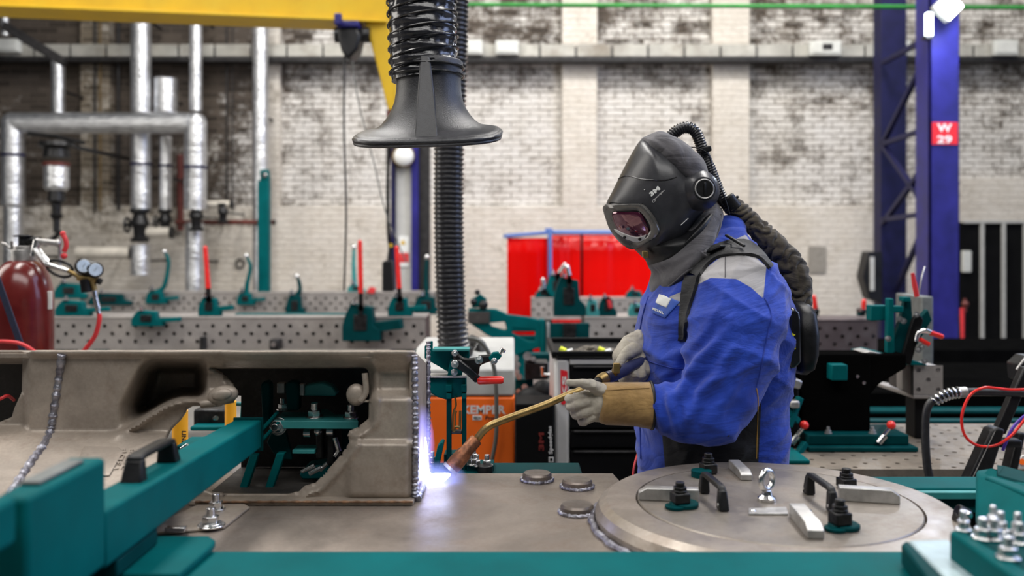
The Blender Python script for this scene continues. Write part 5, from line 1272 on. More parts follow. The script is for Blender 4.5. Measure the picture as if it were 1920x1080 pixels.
# right side of the frame
rf = thing('rear_fixture', 'teal rear beam and upright plate of the fixture at the right', 'fixture beam', (.9, 1.75, 0))
zb_ = .80
ya, yb = T(0, 893, zb_).y, T(0, 915, zb_).y
mk('rear_beam', MB().bx(.70, 1.35, yb, ya, zb_-.055, zb_), 'teal', rf, .004)
mk('beam_lip', MB().bx(.70, 1.35, yb-.02, yb-.001, zb_-.02, zb_-.004), 'teal_light', rf, .002)
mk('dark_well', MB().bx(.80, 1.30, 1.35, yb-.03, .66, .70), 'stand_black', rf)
mk('beam_leg', MB().bx(1.2, 1.28, yb+.02, ya-.02, 0, zb_-.056), 'teal_dark', rf, .004)
mk('upright_plate', MB().prism([P(1833, 895, 1.62), P(1870, 890, 1.62), P(1990, 940, 1.35), P(1990, 1010, 1.35), P(1833, 1000, 1.45)], (.02, .05, 0)), 'teal', rf, .006)
mk('cap_plate', MB().prism([P(1870, 876, 1.62), P(1880, 872, 1.66), P(2010, 905, 1.42), P(2010, 930, 1.36), P(1868, 893, 1.6)], (0, .0, -.012)), 'teal_dark', rf, .004)
mk('top_strip', MB().prism([P(1846, 893, 1.60), P(1872, 890, 1.64), P(1990, 930, 1.38), P(1990, 952, 1.32)], (0, 0, -.01)), 'teal', rf, .004)
mk('stop_cylinder', MB().cyl(P(1794, 958, 1.5), P(1816, 968, 1.5), .012).cyl(P(1790, 975, 1.5), P(1812, 975, 1.5), .012), 'oxide', rf, .002)
mk('stop_tip', MB().ball(P(1814, 966, 1.49), .008, n=8), 'chrome', rf)
rb = thing('front_bracket', 'blurred teal bracket with bright bolts in the lower right corner', 'bracket', (.55, 1.05, .8))
zc_ = .93
mk('bracket_top', MB().prism([T(1702, 1012, zc_), T(1778, 1010, zc_), T(1900, 1110, zc_), T(1800, 1110, zc_)], (0, 0, -.012)), 'pale_reflect', rb, .004)
mk('bracket_side', MB().prism([T(1700, 1012, zc_), T(1797, 1110, zc_), T(1760, 1110, zc_), T(1690, 1020, zc_)], (0, 0, -.028)), 'teal_dark', rb, .003)
zc2 = .965
mk('bracket_rail', MB().prism([T(1780, 995, zc2), T(1800, 990, zc2), T(1990, 1110, zc2), T(1940, 1110, zc2)], (0, 0, -.05)), 'teal', rb, .004)
mk('bracket_shelf', MB().prism([T(1800, 990, zc2), T(1990, 990, zc2), T(1990, 1110, zc2)], (0, 0, -.05)), 'teal_dark', rb, .004)
for px, py, r in ((1806, 988, .009), (1843, 1003, .013), (1864, 1004, .012), (1876, 990, .010), (1890, 1040, .013), (1912, 1012, .011), (1908, 992, .009), (1862, 978, .009)):
    mk('bright_bolt', MB().bolt(T(px, py+8, zc2), (0, 0, 1), r*.72, .014), 'chrome', rb, .001)

# ------------------------------------------------------------------ toggle clamp station behind the weld
dt2 = 2.09
ts = thing('toggle_clamp', 'black toggle clamp with a red horizontal grip on teal brackets above the flame', 'clamp', P(855, 888, dt2))
mk('upper_bracket', MB().ppx([(796, 650), (801, 641), (811, 640), (811, 656), (880, 658), (880, 672), (858, 672), (856, 700), (843, 699), (796, 672)], dt2+.03, .012), 'teal', ts, .002)
mk('upper_flange', MB().bpx(811, 654, 880, 659, dt2-.01, .045), 'teal_light', ts, .0015)
mk('stem_plate', MB().ppx([(845, 672), (868, 676), (866, 708), (838, 708)], dt2+.01, .012), 'teal', ts, .002)
mk('lower_bracket', MB().ppx([(796, 709), (874, 709), (874, 742), (838, 750), (820, 745), (796, 730)], dt2+.01, .03), 'teal', ts, .003)
mk('bracket_edge', MB().bpx(796, 705, 874, 709, dt2, .05), 'alu', ts, .001)
for a, b in ((837, 846), (866, 874)):
    mk('guide_leg', MB().bpx(a, 722, b, 884, dt2, .02), 'teal_dark', ts, .002)
    mk('guide_block', MB().bpx(a-1, 722, b+1, 735, dt2-.008, .01).bpx(a, 738, b, 748, dt2-.01, .01), 'teal', ts, .001)
mk('guide_rung', MB().bpx(846, 808, 866, 814, dt2, .02), 'oxide', ts, .001)
mk('link_chain', MB().tube(cr([P(853, 744, dt2), P(855, 760, dt2), P(850, 775, dt2), P(849, 805, dt2), P(853, 806, dt2), P(854, 778, dt2), P(856, 770, dt2)], 4), .0022, 8).tube([P(863, 770, dt2), P(862, 805, dt2)], .003, 8).tube([P(852, 800, dt2), P(863, 800, dt2)], .003, 8), 'brass', ts)
mk('clamp_body', MB().ppx([(845, 662), (850, 659), (857, 660), (861, 666), (868, 671), (878, 673), (892, 671), (898, 667), (912, 666), (921, 665), (925, 670), (920, 678), (908, 682), (900, 686), (898, 700), (893, 713), (884, 712), (874, 702), (860, 692), (846, 686), (846, 676), (852, 674)], dt2-.03, .018), 'black', ts, .004)
mk('clamp_link', MB().ppx([(850, 676), (862, 674), (882, 690), (896, 704), (888, 712), (868, 698), (850, 688)], dt2-.045, .012), 'black_gloss', ts, .003)
for x, y, r in ((853, 683, .006), (898, 675, .0065), (853, 662, .005), (852, 698, .0055), (927, 677, .005)): mk('pivot_bolt', MB().bolt(P(x, y, dt2-.045 if y != 698 else dt2), (0, -1, 0), r), 'chrome', ts, .0006)
mk('grip_arm', MB().ppx([(880, 706), (892, 698), (900, 706), (900, 716), (890, 718)], dt2-.03, .012), 'black', ts, .003)
mk('red_grip', MB().tube([P(895, 714, dt2-.025), P(899, 713.5, dt2-.025), P(940, 712.5, dt2-.025), P(944, 712.4, dt2-.025)], [.0072, .0092, .0088, .0065], 18), 'red', ts)
mk('spindle_holder', MB().ppx([(916, 670), (924, 662), (934, 661), (941, 668), (936, 674), (928, 679), (918, 677)], dt2-.035, .025), 'teal', ts, .002)
mk('spindle_screw', MB().cyl(P(934, 668, dt2-.03), P(942, 657, dt2-.03), .003).cyl(P(941, 659, dt2-.03), P(944.5, 654, dt2-.03), .0065, n=12), 'chrome', ts)
lc = thing('low_clamp', 'teal angled foot with stacked chrome bolts beside the torch nozzle', 'clamp', P(870, 888, 2.07))
mk('slanted_plate', MB().ppx([(812, 876), (820, 838), (827, 829), (832, 831), (828, 850), (822, 880)], 2.06, .04), 'teal', lc, .002)
mk('foot_block', MB().bx(P(875, 0, 2.08).x, P(926, 0, 2.08).x, 2.08, 2.14, P(0, 886, 2.08).z, P(0, 873, 2.08).z), 'teal_dark', lc, .002)
mk('foot_block', MB().bpx(832, 852, 876, 886, 2.10, .05), 'teal_dark', lc, .002)
for x, y, r in ((884, 872, .011), (894, 874, .011), (889, 862, .009), (913, 874, .012), (811, 868, .009)): mk('chrome_bolt', MB().bolt(P(x, y, 2.085), (0, 0, 1), r*.8, .014), 'chrome', lc, .0006)
mk('black_bolt', MB().cyl(P(910, 886, 2.07), P(910, 872, 2.07), .018, n=18), 'oxide', lc, .002)
one('support_beam', MB().bx(-.35, .16, 2.05, 2.16, .775, .81).bx(-.3, -.25, 2.08, 2.13, 0, .775).bx(.05, .1, 2.08, 2.13, 0, .775), 'teal_dark', 'dark teal beam just behind the rear edge of the base plate', 'fixture beam', bev=.003)
# ------------------------------------------------------------------ worker
DC = 2.2
pe = thing('person', 'person in blue jacket, black welding helmet and leather gloves leaning over the steel plate', 'person', (P(1335, 0, DC).x, DC, 0))
def Q(px, py, d=DC, dd=0.0): return P(px, py, d+dd)
def cloth(name, col, col2, rough=.8, sheen=.2, bs=700, mid=6, masks=()):
    m, nt, b = new_mat(name); v = coords(nt)
    n = noise_n(nt, v, mid, 6, .6, .5); nf = noise_n(nt, v, 60, 5, .6)
    c = ramp(nt, n, [(.3, col), (.75, col2)])
    c = mixc(nt, .18, c, ramp(nt, nf, [(.3, .15), (.7, .85)]), 'OVERLAY')
    for attr, mc in masks:
        a = N(nt, 'ShaderNodeAttribute', attribute_name=attr)
        k = N(nt, 'ShaderNodeMapRange'); k.inputs[1].default_value = -.6; k.inputs[2].default_value = .6; L(nt, a.outputs['Fac'], k.inputs[0])
        c = mixc(nt, k.outputs[0], c, mc)
    L(nt, c, b.inputs['Base Color']); b.inputs['Roughness'].default_value = rough
    b.inputs['Sheen Weight'].default_value = sheen; b.inputs['Specular IOR Level'].default_value = .25
    wv = noise_n(nt, v, bs, 2); cz = noise_n(nt, coords(nt, (1.2, 1.2, 3.4), (0, .7, 0)), 3.6, 4, .5, 1.2)
    rd = math_n(nt, 'ABSOLUTE', math_n(nt, 'SUBTRACT', cz, .5)); rd = math_n(nt, 'MULTIPLY', math_n(nt, 'MINIMUM', math_n(nt, 'MULTIPLY', rd, 5.0), 1.0), 1.6)
    h = math_n(nt, 'ADD', math_n(nt, 'MULTIPLY', wv, .12), rd)
    h = math_n(nt, 'ADD', h, math_n(nt, 'MULTIPLY', noise_n(nt, v, 28, 4, .5, .8), .7))
    bump(nt, b, h, .26, .008); return m
M['jacket'] = cloth('blue_work_jacket', (.006, .028, .26), (.018, .064, .46), masks=(('yoke', (.34, .33, .34)), ('panel', (.016, .016, .018))))  # panel mask also carries painted shade under the sleeve
M['cape'] = cloth('grey_hood_fabric', (.040, .038, .044), (.085, .08, .09), .8, .3)
M['olive'] = cloth('olive_black_hose_cover', (.045, .038, .028), (.085, .070, .050), .75, .2)
M['webbing'] = cloth('black_webbing', (.014, .014, .015), (.026, .026, .028), .6, .1)
M['glove'] = cloth('pale_leather', (.30, .27, .22), (.50, .46, .39), .7, .1, 500, 18)
M['cuff'] = cloth('tan_suede', (.18, .105, .035), (.40, .25, .095), .85, .3, 500, 14)
M['trouser'] = cloth('dark_trousers', (.012, .02, .10), (.02, .035, .16))

# body: one continuous skin figure inside the clothes
m = MB()
m.limb([(Q(1252, 388), .078), (Q(1272, 368), .076)]); m.ball(Q(1228, 402), .050).ball(Q(1206, 394), .014)
m.limb([(Q(1278, 402), .034), (Q(1340, 460), .046), (Q(1350, 520), .11), (Q(1345, 640), .125), (Q(1335, 780), .12), (Q(1335, 880), .13)])
NE = [(Q(1380, 545, 2.03), .055), (Q(1372, 690, 1.97), .047), (Q(1340, 765, 1.93), .042), (Q(1215, 763, 1.95), .034), (Q(1130, 757, 1.955), .028)]
FE = [(Q(1350, 530, 2.40), .055), (Q(1320, 680, 2.46), .047), (Q(1300, 730, 2.44), .042), (Q(1215, 660, 2.22), .030), (Q(1190, 652, 2.15), .028)]
m.limb([(Q(1350, 520), .10)]+NE); m.limb([(Q(1350, 520), .10)]+FE)
hipz = P(0, 880, DC).z; hx = Q(1335, 880).x
for sy in (-1, 1): m.limb([(Vector((hx, DC, hipz)), .13), (Vector((hx-.01, DC+.10*sy, hipz-.10)), .10), (Vector((hx-.06, DC+.13*sy, .46)), .062), (Vector((hx+.02, DC+.14*sy, .09)), .042), (Vector((hx-.13, DC+.15*sy, .05)), .035)])
mk('body', remesh(m, .012, 8), 'skin', pe)
m = MB()
for sy in (-1, 1): m.limb([(Vector((hx, DC, hipz-.02)), .165), (Vector((hx-.01, DC+.10*sy, hipz-.12)), .125), (Vector((hx-.06, DC+.13*sy, .46)), .092), (Vector((hx+.02, DC+.14*sy, .12)), .085)])
mk('trousers', remesh(m, .014, 6), 'trouser', pe)
for sy in (-1, 1):
    m = MB(); y = DC+.15*sy; m.limb([(Vector((hx+.02, y, .14)), .055), (Vector((hx+.02, y, .06)), .055), (Vector((hx-.13, y, .048)), .048), (Vector((hx-.20, y, .042)), .042)])
    mk('boot', remesh(m, .010, 6), 'black', pe)

# jacket: torso rings, sleeves and collar grown together, then folded
def ring(cx, cy, a, b, dc=DC, n=40, sq=2.5, tilt=0.0):
    o = []
    for k in range(n):
        t = 2*PI*k/n; c_, s_ = math.cos(t), math.sin(t); e = 2/sq
        X = math.copysign(abs(c_)**e, c_)*a; Y = math.copysign(abs(s_)**e, s_)*b
        o.append(P(cx+X, cy+X*tilt, dc)+Vector((0, Y, 0)))
    return o
m = MB()
m.loft([ring(1334, 905, 130, .185), ring(1334, 868, 132, .19), ring(1334, 820, 134, .20), ring(1333, 760, 138, .205), ring(1334, 700, 141, .21), ring(1336, 650, 142, .215),
        ring(1341, 600, 136, .215), ring(1342, 565, 130, .21), ring(1344, 530, 113, .20), ring(1346, 500, 90, .17), ring(1352, 470, 62, .12), ring(1360, 446, 38, .085), ring(1362, 430, 28, .065)])
SL = [(Q(1388, 552, 2.05), .100), (Q(1384, 585, 2.02), .106), (Q(1374, 625, 1.985), .100), (Q(1366, 680, 1.96), .093), (Q(1352, 735, 1.94), .082), (Q(1330, 768, 1.93), .074), (Q(1275, 766, 1.935), .059), (Q(1232, 760, 1.95), .046)]
m.limb(SL, 28)
m.limb([(Q(1388, 552, 2.05), .09), (Q(1372, 500, 2.15), .062), (Q(1364, 470, 2.19), .05)], 22)
FS = [(Q(1345, 560, 2.36), .095), (Q(1330, 620, 2.42), .095), (Q(1318, 690, 2.44), .085), (Q(1290, 722, 2.43), .072), (Q(1255, 690, 2.33), .058), (Q(1222, 660, 2.24), .048)]
m.limb(FS, 24)
m.limb([(Q(1360, 460), .058), (Q(1362, 440), .048)], 20)
jm = remesh(m, .0052, 12)
def jagged(p, q): return (1-abs(noise.noise(q)))**4
jm.bm.normal_update()
disp = []
for v in jm.bm.verts:
    c = v.co; px = 960+c.x*F/c.y; py = HY-(c.z-ZC)*F/c.y
    near = sm(2.14, 2.02, c.y)
    # folds run along the sleeve's slope, tighter in the crook of the elbow
    u1 = Vector((c.x*3.0+c.z*1.6, c.y*4, (c.z*.9-c.x*.55)*12)); u2 = Vector((c.x*2.2-c.z*3.0, c.y*3, (c.z+c.x*.7)*9))
    u3 = Vector((c.x*7+c.z*5, c.y*8, (c.z*.8-c.x*.7)*26))
    a = jagged(c, u1+Vector((3, 1, 7)))*.5+jagged(c, u2)*.5+jagged(c, u3)*.22
    k = .0095*near+.0065*(1-near)
    el = near*math.exp(-((px-1318)/62)**2-((py-700)/75)**2)
    fan = math.sin((px-1290)*.13+(py-700)*.10+2.0*noise.noise(c*14))*el*.0085
    el2 = near*math.exp(-((px-1255)/40)**2-((py-765)/50)**2)
    fan += math.sin((px-1220)*.20-(py-760)*.06+2*noise.noise(c*11))*el2*.0055
    low = (1-near)*sm(640, 720, py); fan += math.sin(px*.075+3*noise.noise(c*6))*.005*low
    keep = sm(.0, .05, 1)*1
    disp.append((a-.28)*k*1.9+fan+.006*noise.noise(c*5.0))
for v, d in zip(jm.bm.verts, disp): v.co += v.normal*d
YOKE = [(1302, 537), (1318, 507), (1342, 489), (1362, 474), (1412, 478), (1437, 500), (1434, 530), (1431, 560), (1408, 539), (1380, 523), (1332, 521)]
YOKE2 = [(1246, 570), (1256, 556), (1290, 542), (1296, 575)]
YOKE3 = [(1380, 448), (1398, 440), (1420, 470), (1405, 474)]
PANEL_SHADE = [(1240, 800), (1330, 812), (1385, 798), (1412, 730), (1422, 715), (1427, 760), (1420, 910), (1250, 910)]  # dark side panel, widened to paint the shade under the sleeve
def attr_of(o, name, polys, test=None):
    at = o.data.attributes.new(name, 'FLOAT', 'POINT'); off = off_of(o)
    for i, v in enumerate(o.data.vertices):
        c = v.co+off; px = 960+c.x*F/c.y; py = HY-(c.z-ZC)*F/c.y
        s = max(sd_poly(p, px, py)[0] for p in polys)
        if test and not test(c): s = -20
        at.data[i].value = max(-20, min(20, s))
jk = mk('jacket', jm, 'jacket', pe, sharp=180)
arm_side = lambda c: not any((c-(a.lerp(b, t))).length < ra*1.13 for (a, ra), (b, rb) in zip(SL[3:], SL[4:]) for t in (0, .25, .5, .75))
attr_of(jk, 'yoke', [YOKE, YOKE2, YOKE3]); attr_of(jk, 'panel', [PANEL_SHADE], arm_side)
def bvh_of(*objs):
    dg = bpy.context.evaluated_depsgraph_get(); vs = []; fs = []
    for o in objs:
        off = off_of(o); me = o.data; b = len(vs)
        vs += [v.co+off for v in me.vertices]; fs += [[b+i for i in p.vertices] for p in me.polygons]
    return BVHTree.FromPolygons(vs, fs)
CAM = Vector((0, 0, ZC))
def lin(p, n=5): return [(p[i][0]+(p[(i+1) % len(p)][0]-p[i][0])*k/n, p[i][1]+(p[(i+1) % len(p)][1]-p[i][1])*k/n) for i in range(len(p)) for k in range(n)]
def drape(bv_, px, py, off=0.0, dguess=2.0):
    d = (P(px, py, 1.0)-CAM).normalized(); h, n, i, r = bv_.ray_cast(CAM, d)
    if h is None:
        h, n, i, r = bv_.find_nearest(P(px, py, dguess))
    if n.dot(CAM-h) < 0: n = -n
    return h+n*off, n
def ribbon(bv_, left, right, off, thick, name, mat, par, n=4, nc=5, dguess=2.0):
    """strap of real thickness lying on a surface between two pixel polylines"""
    A = cr([(x, y, 0) for x, y in left], n); B = cr([(x, y, 0) for x, y in right], n); m = MB(); top = []; bot = []
    for a, b in zip(A, B):
        rt = []; rb = []
        for k in range(nc):
            q = a.lerp(b, k/(nc-1)); h, nn = drape(bv_, q.x, q.y, 0, dguess); rt.append(m.bm.verts.new(h+nn*(off+thick))); rb.append(m.bm.verts.new(h+nn*(off-.003)))
        top.append(rt); bot.append(rb)
    for i in range(len(top)-1):
        for k in range(nc-1):
            m.face([top[i][k], top[i+1][k], top[i+1][k+1], top[i][k+1]]); m.face([bot[i][k], bot[i][k+1], bot[i+1][k+1], bot[i+1][k]])
        m.face([top[i][0], bot[i][0], bot[i+1][0], top[i+1][0]]); m.face([top[i][-1], top[i+1][-1], bot[i+1][-1], bot[i][-1]])
    m.face(top[0]+bot[0][::-1]); m.face(top[-1][::-1]+bot[-1])
    return mk(name, m, mat, par, sharp=60)
def patch(bv_, poly, off, thick, name, mat, par, n=6, dguess=2.05, dome=0.0, center=None):
    """raised panel following a surface inside a pixel outline"""
    O = cr([(x, y, 0) for x, y in poly], n, True); c = center and Vector((*center, 0)) or sum(O, Vector())/len(O); m = MB(); rings = []
    for k in (1.0, .92, .8, .6, .4, .2):
        r = []
        for o in O:
            q = c.lerp(o, k); h, nn = drape(bv_, q.x, q.y, 0, dguess); r.append(m.bm.verts.new(h+nn*(off+thick*(1 if k < 1 else .6)+dome*(1-k*k))))
        rings.append(r)
    h, nn = drape(bv_, c.x, c.y, 0, dguess); cc = m.bm.verts.new(h+nn*(off+thick+dome)); N_ = len(O)
    back = []
    for o in O:
        h, nn = drape(bv_, o.x, o.y, 0, dguess); back.append(m.bm.verts.new(h+nn*(off-.004)))
    rings = [back]+rings
    for A, B in zip(rings, rings[1:]):
        for k in range(N_): m.face([A[k], A[(k+1) % N_], B[(k+1) % N_], B[k]])
    for k in range(N_): m.face([rings[-1][k], rings[-1][(k+1) % N_], cc])
    m.face(back[::-1])
    return mk(name, m, mat, par, sharp=50)
def sring(bv_, poly, wid, off, h, name, mat, par, n=6, dguess=2.05, center=None):
    """raised frame round a pixel outline; wid = fraction of the way to the centre"""
    O = cr([(x, y, 0) for x, y in poly], n, True); c = center and Vector((*center, 0)) or sum(O, Vector())/len(O); m = MB(); loops = []
    for k, o_ in ((1.0, off-.004), (1.0, off+h*.6), (.97, off+h), (1-wid*.5, off+h*1.1), (1-wid, off+h*.5), (1-wid, off-.004)):
        r = []
        for o in O:
            q = c.lerp(o, k); hh, nn = drape(bv_, q.x, q.y, 0, dguess); r.append(m.bm.verts.new(hh+nn*o_))
        loops.append(r)
    N_ = len(O)
    for A, B in zip(loops, loops[1:]+loops[:1]):
        for k in range(N_): m.face([A[k], A[(k+1) % N_], B[(k+1) % N_], B[k]])
    return mk(name, m, mat, par, sharp=50)
jb = bvh_of(jk)
# seams, strap, name tag
def seam(bv_, pts, r, mat, par, name='seam', off=.0008, n=6):
    q = [drape(bv_, p.x, p.y, off)[0] for p in cr([(x, y, 0) for x, y in pts], n)]; return mk(name, MB().tube(q, r, 6), mat, par)
M['stitch'] = simple('orange_stitch', (.45, .24, .04), .7)
M['seam_blue'] = simple('seam_blue', (.008, .03, .26), .8)
seam(jb, [(1434, 560), (1446, 590), (1440, 620), (1432, 660), (1424, 700), (1418, 725)], .0016, 'seam_blue', jk)
seam(jb, [(1418, 728), (1421, 750), (1420, 790), (1418, 860)], .0010, 'stitch', jk, 'stitching')
seam(jb, [(1195, 668), (1225, 680), (1262, 690), (1282, 692)], .0011, 'seam_blue', jk)
seam(jb, [(1360, 482), (1360, 520)], .0010, 'cape', jk)
seam(jb, [(1216, 556), (1206, 590), (1198, 640), (1196, 700), (1200, 780), (1202, 860)], .0018, 'seam_blue', jk)
ribbon(jb, [(1312, 520), (1330, 497), (1352, 483), (1388, 479), (1421, 485), (1440, 505)], [(1292, 512), (1318, 478), (1342, 462), (1384, 452), (1414, 462), (1446, 500)], .002, .006, 'shoulder_strap', 'webbing', pe)
ribbon(jb, [(1312, 520), (1306, 545), (1292, 590), (1286, 640)], [(1288, 520), (1280, 545), (1276, 590), (1274, 640)], .002, .006, 'chest_strap', 'webbing', pe)
mk('strap_buckle', MB().beam(drape(jb, 1362, 448, .012)[0], drape(jb, 1392, 474, .016)[0], .008, .006).beam(drape(jb, 1334, 480, .012)[0], drape(jb, 1362, 470, .014)[0], .016, .006), 'black', pe, .002)
nt_ = patch(jb, lin([(1240, 553), (1276, 566), (1248, 596), (1224, 586)]), .001, .002, 'name_tag', 'tag_blue' if 'tag_blue' in M else 'jacket', pe, n=1)
M['tag_blue'] = simple('blue_name_tag', (.03, .09, .42), .5); nt_.data.materials[0] = M['tag_blue']
patch(jb, lin([(1238, 552), (1260, 561), (1251, 577), (1231, 568)]), .002, .0022, 'tag_strip', 'white', nt_, n=1)
def text_on(bv_, body, par, mat, p1, p2, h, off=.002, dguess=2.05, bold=.02, depth=.0008, name='lettering'):
    a, na = drape(bv_, *p1, off, dguess); b, nb_ = drape(bv_, *p2, off, dguess); r = (b-a); n_ = (na+nb_).normalized(); up = n_.cross(r.normalized())
    return text_mesh(name, body, par, mat, a, r, up, h, r.length, depth, bold)
text_on(jb, 'METALL', nt_, 'white', (1227, 581), (1247, 589), .0055, .0045)

# helmet -------------------------------------------------------------
def inflate(poly, W, p, q, dc=DC, n=6, rho=14, c=None, wfun=None):
    O = cr([(x, y, 0) for x, y in poly], n, True); c = Vector((*c, 0)) if c else sum(O, Vector())/len(O); m = MB(); N_ = len(O)
    rim = [m.bm.verts.new(P(o.x, o.y, dc)) for o in O]
    for s in (-1, 1):
        prev = rim
        for i in range(1, rho):
            t = 1-i/rho; t = 1-(1-t)**1.0; r = math.sin(t*PI/2)
            row = []
            for o in O:
                x = c.lerp(o, r); wd = W*(wfun(x.x, x.y) if wfun else 1)
                row.append(m.bm.verts.new(P(x.x, x.y, dc)+Vector((0, s*wd*max(0, 1-r**p)**(1/q), 0))))
            for k in range(N_):
                f = [prev[k], prev[(k+1) % N_], row[(k+1) % N_], row[k]]; m.face(f if s < 0 else f[::-1])
            prev = row
        wd = W*(wfun(c.x, c.y) if wfun else 1); cc = m.bm.verts.new(P(c.x, c.y, dc)+Vector((0, s*wd, 0)))
        for k in range(N_): m.face([prev[k], prev[(k+1) % N_], cc])
    return m
M['helmet'] = simple('satin_black_helmet', (.030, .030, .035), .36, 0, .08, 50, .10, 500, .15)
SH = [(1203, 262), (1225, 268), (1252, 274), (1275, 290), (1300, 318), (1322, 345), (1330, 365), (1322, 392), (1300, 420), (1278, 455), (1252, 478), (1215, 488), (1190, 468), (1170, 458), (1152, 440), (1142, 415), (1136, 386), (1150, 355), (1170, 315), (1186, 285)]
wf = lambda x, y: .72+.28*sm(1150, 1240, x)-.10*sm(1290, 1335, x)-.12*sm(300, 265, y)
shell = mk('helmet_shell', inflate(SH, .125, 2.7, 1.9, n=5, rho=18, c=(1232, 372), wfun=wf), 'helmet', pe, sharp=180)
sb = bvh_of(shell)
CAPH = [(1203, 266), (1212, 255), (1225, 248), (1240, 247), (1256, 254), (1275, 266), (1298, 284), (1318, 308), (1330, 340), (1336, 366), (1330, 385), (1300, 390), (1262, 350), (1225, 310)]
hood = inflate(CAPH, .118, 2.3, 2.0, n=5, rho=12, c=(1268, 320))
hood.bm.normal_update()
for v in hood.bm.verts:
    c = v.co; v.co += v.normal*(.004*(jagged(c, Vector((c.x*9+c.z*9, c.y*5, (c.x-c.z)*20)))-.4))
mk('head_cover', hood, 'cape', pe, sharp=180)
CAPE = [(1335, 380), (1352, 388), (1358, 402), (1352, 428), (1342, 450), (1322, 470), (1318, 482), (1322, 494), (1300, 502), (1284, 514), (1262, 534), (1240, 552), (1229, 558), (1220, 552), (1217, 538), (1222, 515), (1216, 495), (1235, 470), (1280, 420)]
cape = inflate(CAPE, .175, 2.0, 1.6, n=5, rho=14, c=(1288, 470), wfun=lambda x, y: .60+.45*sm(420, 530, y))
cape.bm.normal_update()
for v in cape.bm.verts:
    c = v.co; v.co += v.normal*(.006*(jagged(c, Vector((c.x*8-c.z*5, c.y*6, c.x*14)))-.4))
cp = mk('neck_cape', cape, 'cape', pe, sharp=180)
CH = [(1196, 462), (1230, 440), (1290, 425), (1330, 392), (1342, 400), (1330, 440), (1305, 470), (1285, 490), (1255, 505), (1235, 508), (1218, 502), (1212, 490)]
mk('chin_cover', inflate(CH, .112, 2.2, 1.8, n=5, rho=12, c=(1262, 462)), 'black', pe, sharp=180)
mk('chin_clip', MB().prism([Q(1203, 470, DC-.055), Q(1214, 470, DC-.06), Q(1216, 484, DC-.06), Q(1204, 483, DC-.055)], (0, -.012, 0)), 'brass', pe, .002)
mk('cape_hem', MB().tube(cr([drape(bvh_of(cp), x, y, .001)[0] for x, y in ((1352, 402), (1344, 440), (1320, 474), (1320, 492), (1290, 507), (1258, 534), (1230, 553))], 4), .0024, 8), 'cape', pe)
VF = [(1138, 386), (1160, 383), (1198, 382), (1212, 388), (1228, 408), (1237, 428), (1234, 440), (1218, 452), (1198, 461), (1182, 460), (1164, 447), (1150, 428), (1142, 408)]
M['frame_grey'] = simple('silver_visor_frame', (.11, .105, .10), .28, .3, .06, 60, .05, 400, .3)
def glass():
    m, nt, b = new_mat('dark_visor_glass'); v = coords(nt)
    b.inputs['Base Color'].default_value = (.055, .006, .022, 1); b.inputs['Roughness'].default_value = .06; b.inputs['Coat Weight'].default_value = 1; b.inputs['Coat Roughness'].default_value = .03
    b.inputs['Specular Tint'].default_value = (1, .5, .62, 1); b.inputs['IOR'].default_value = 1.9; return m
M['glass'] = glass()
vc = (1185, 422)
patch(sb, [(1150, 399), (1175, 397), (1200, 398), (1210, 412), (1218, 432), (1213, 444), (1196, 447), (1172, 440), (1158, 426)], .003, .004, 'visor_glass', 'glass', pe, center=(1186, 422))
sring(sb, VF, .30, .001, .010, 'visor_frame', 'frame_grey', pe, center=vc)
ribbon(sb, [(1158, 430), (1175, 442), (1196, 449), (1212, 446)], [(1154, 425), (1174, 435), (1196, 441), (1215, 437)], .006, .004, 'frame_strip', 'silverpost', pe, nc=4)
for x, y in ((1176, 440), (1203, 443)): h, nn = drape(sb, x, y, .009); mk('frame_dot', MB().cyl(h, h+nn*.004, .0035), 'black', pe)
seam(sb, [(1155, 338), (1175, 330), (1205, 336), (1245, 338), (1268, 332)], .0012, 'black_gloss', pe, 'shell_groove')
seam(sb, [(1142, 384), (1148, 380), (1180, 383), (1205, 382)], .0016, 'black_gloss', pe, 'shell_edge')
h, nn = drape(sb, 1312, 357, 0); nn = Vector((.12, -1, .05)).normalized()
hb = Q(1312, 357, DC-.10)
mk('knob_boss', MB().lathe([(0, 0), (.048, 0), (.042, .012), (.032, .026), (.028, .030), (0, .030)], hb, nn, 36), 'helmet', pe)
kb = mk('side_knob', MB().lathe([(0, .028), (.0205, .028), (.0205, .034), (.0, .034)], hb, nn, 36), 'black', pe, .001)
mk('knob_ring', MB().torus(hb+nn*.034, nn, .0215, .0018, 40, 8), 'alu', kb)
mk('knob_slot', MB().beam(hb+nn*.036+Vector((0, 0, -.014)), hb+nn*.036+Vector((0, 0, .014)), .005, .003, up=(0, 1, 0)), 'oxide', kb, .001)
text_on(sb, '3M', pe, 'white', (1222, 369), (1239, 355), .0105, .0015, bold=.05)
text_on(sb, 'Speedglas', pe, 'silver_print', (1227, 377), (1247, 358), .0045, .0012, bold=.0)
sring(sb, [(1223, 378), (1226, 374), (1229, 376), (1226, 380)], .25, .0006, .0008, 'logo_frame', 'silver_print', pe, n=3)
seam(sb, [(1276, 422), (1290, 409)], .0009, 'silver_print', pe, 'shell_mark')
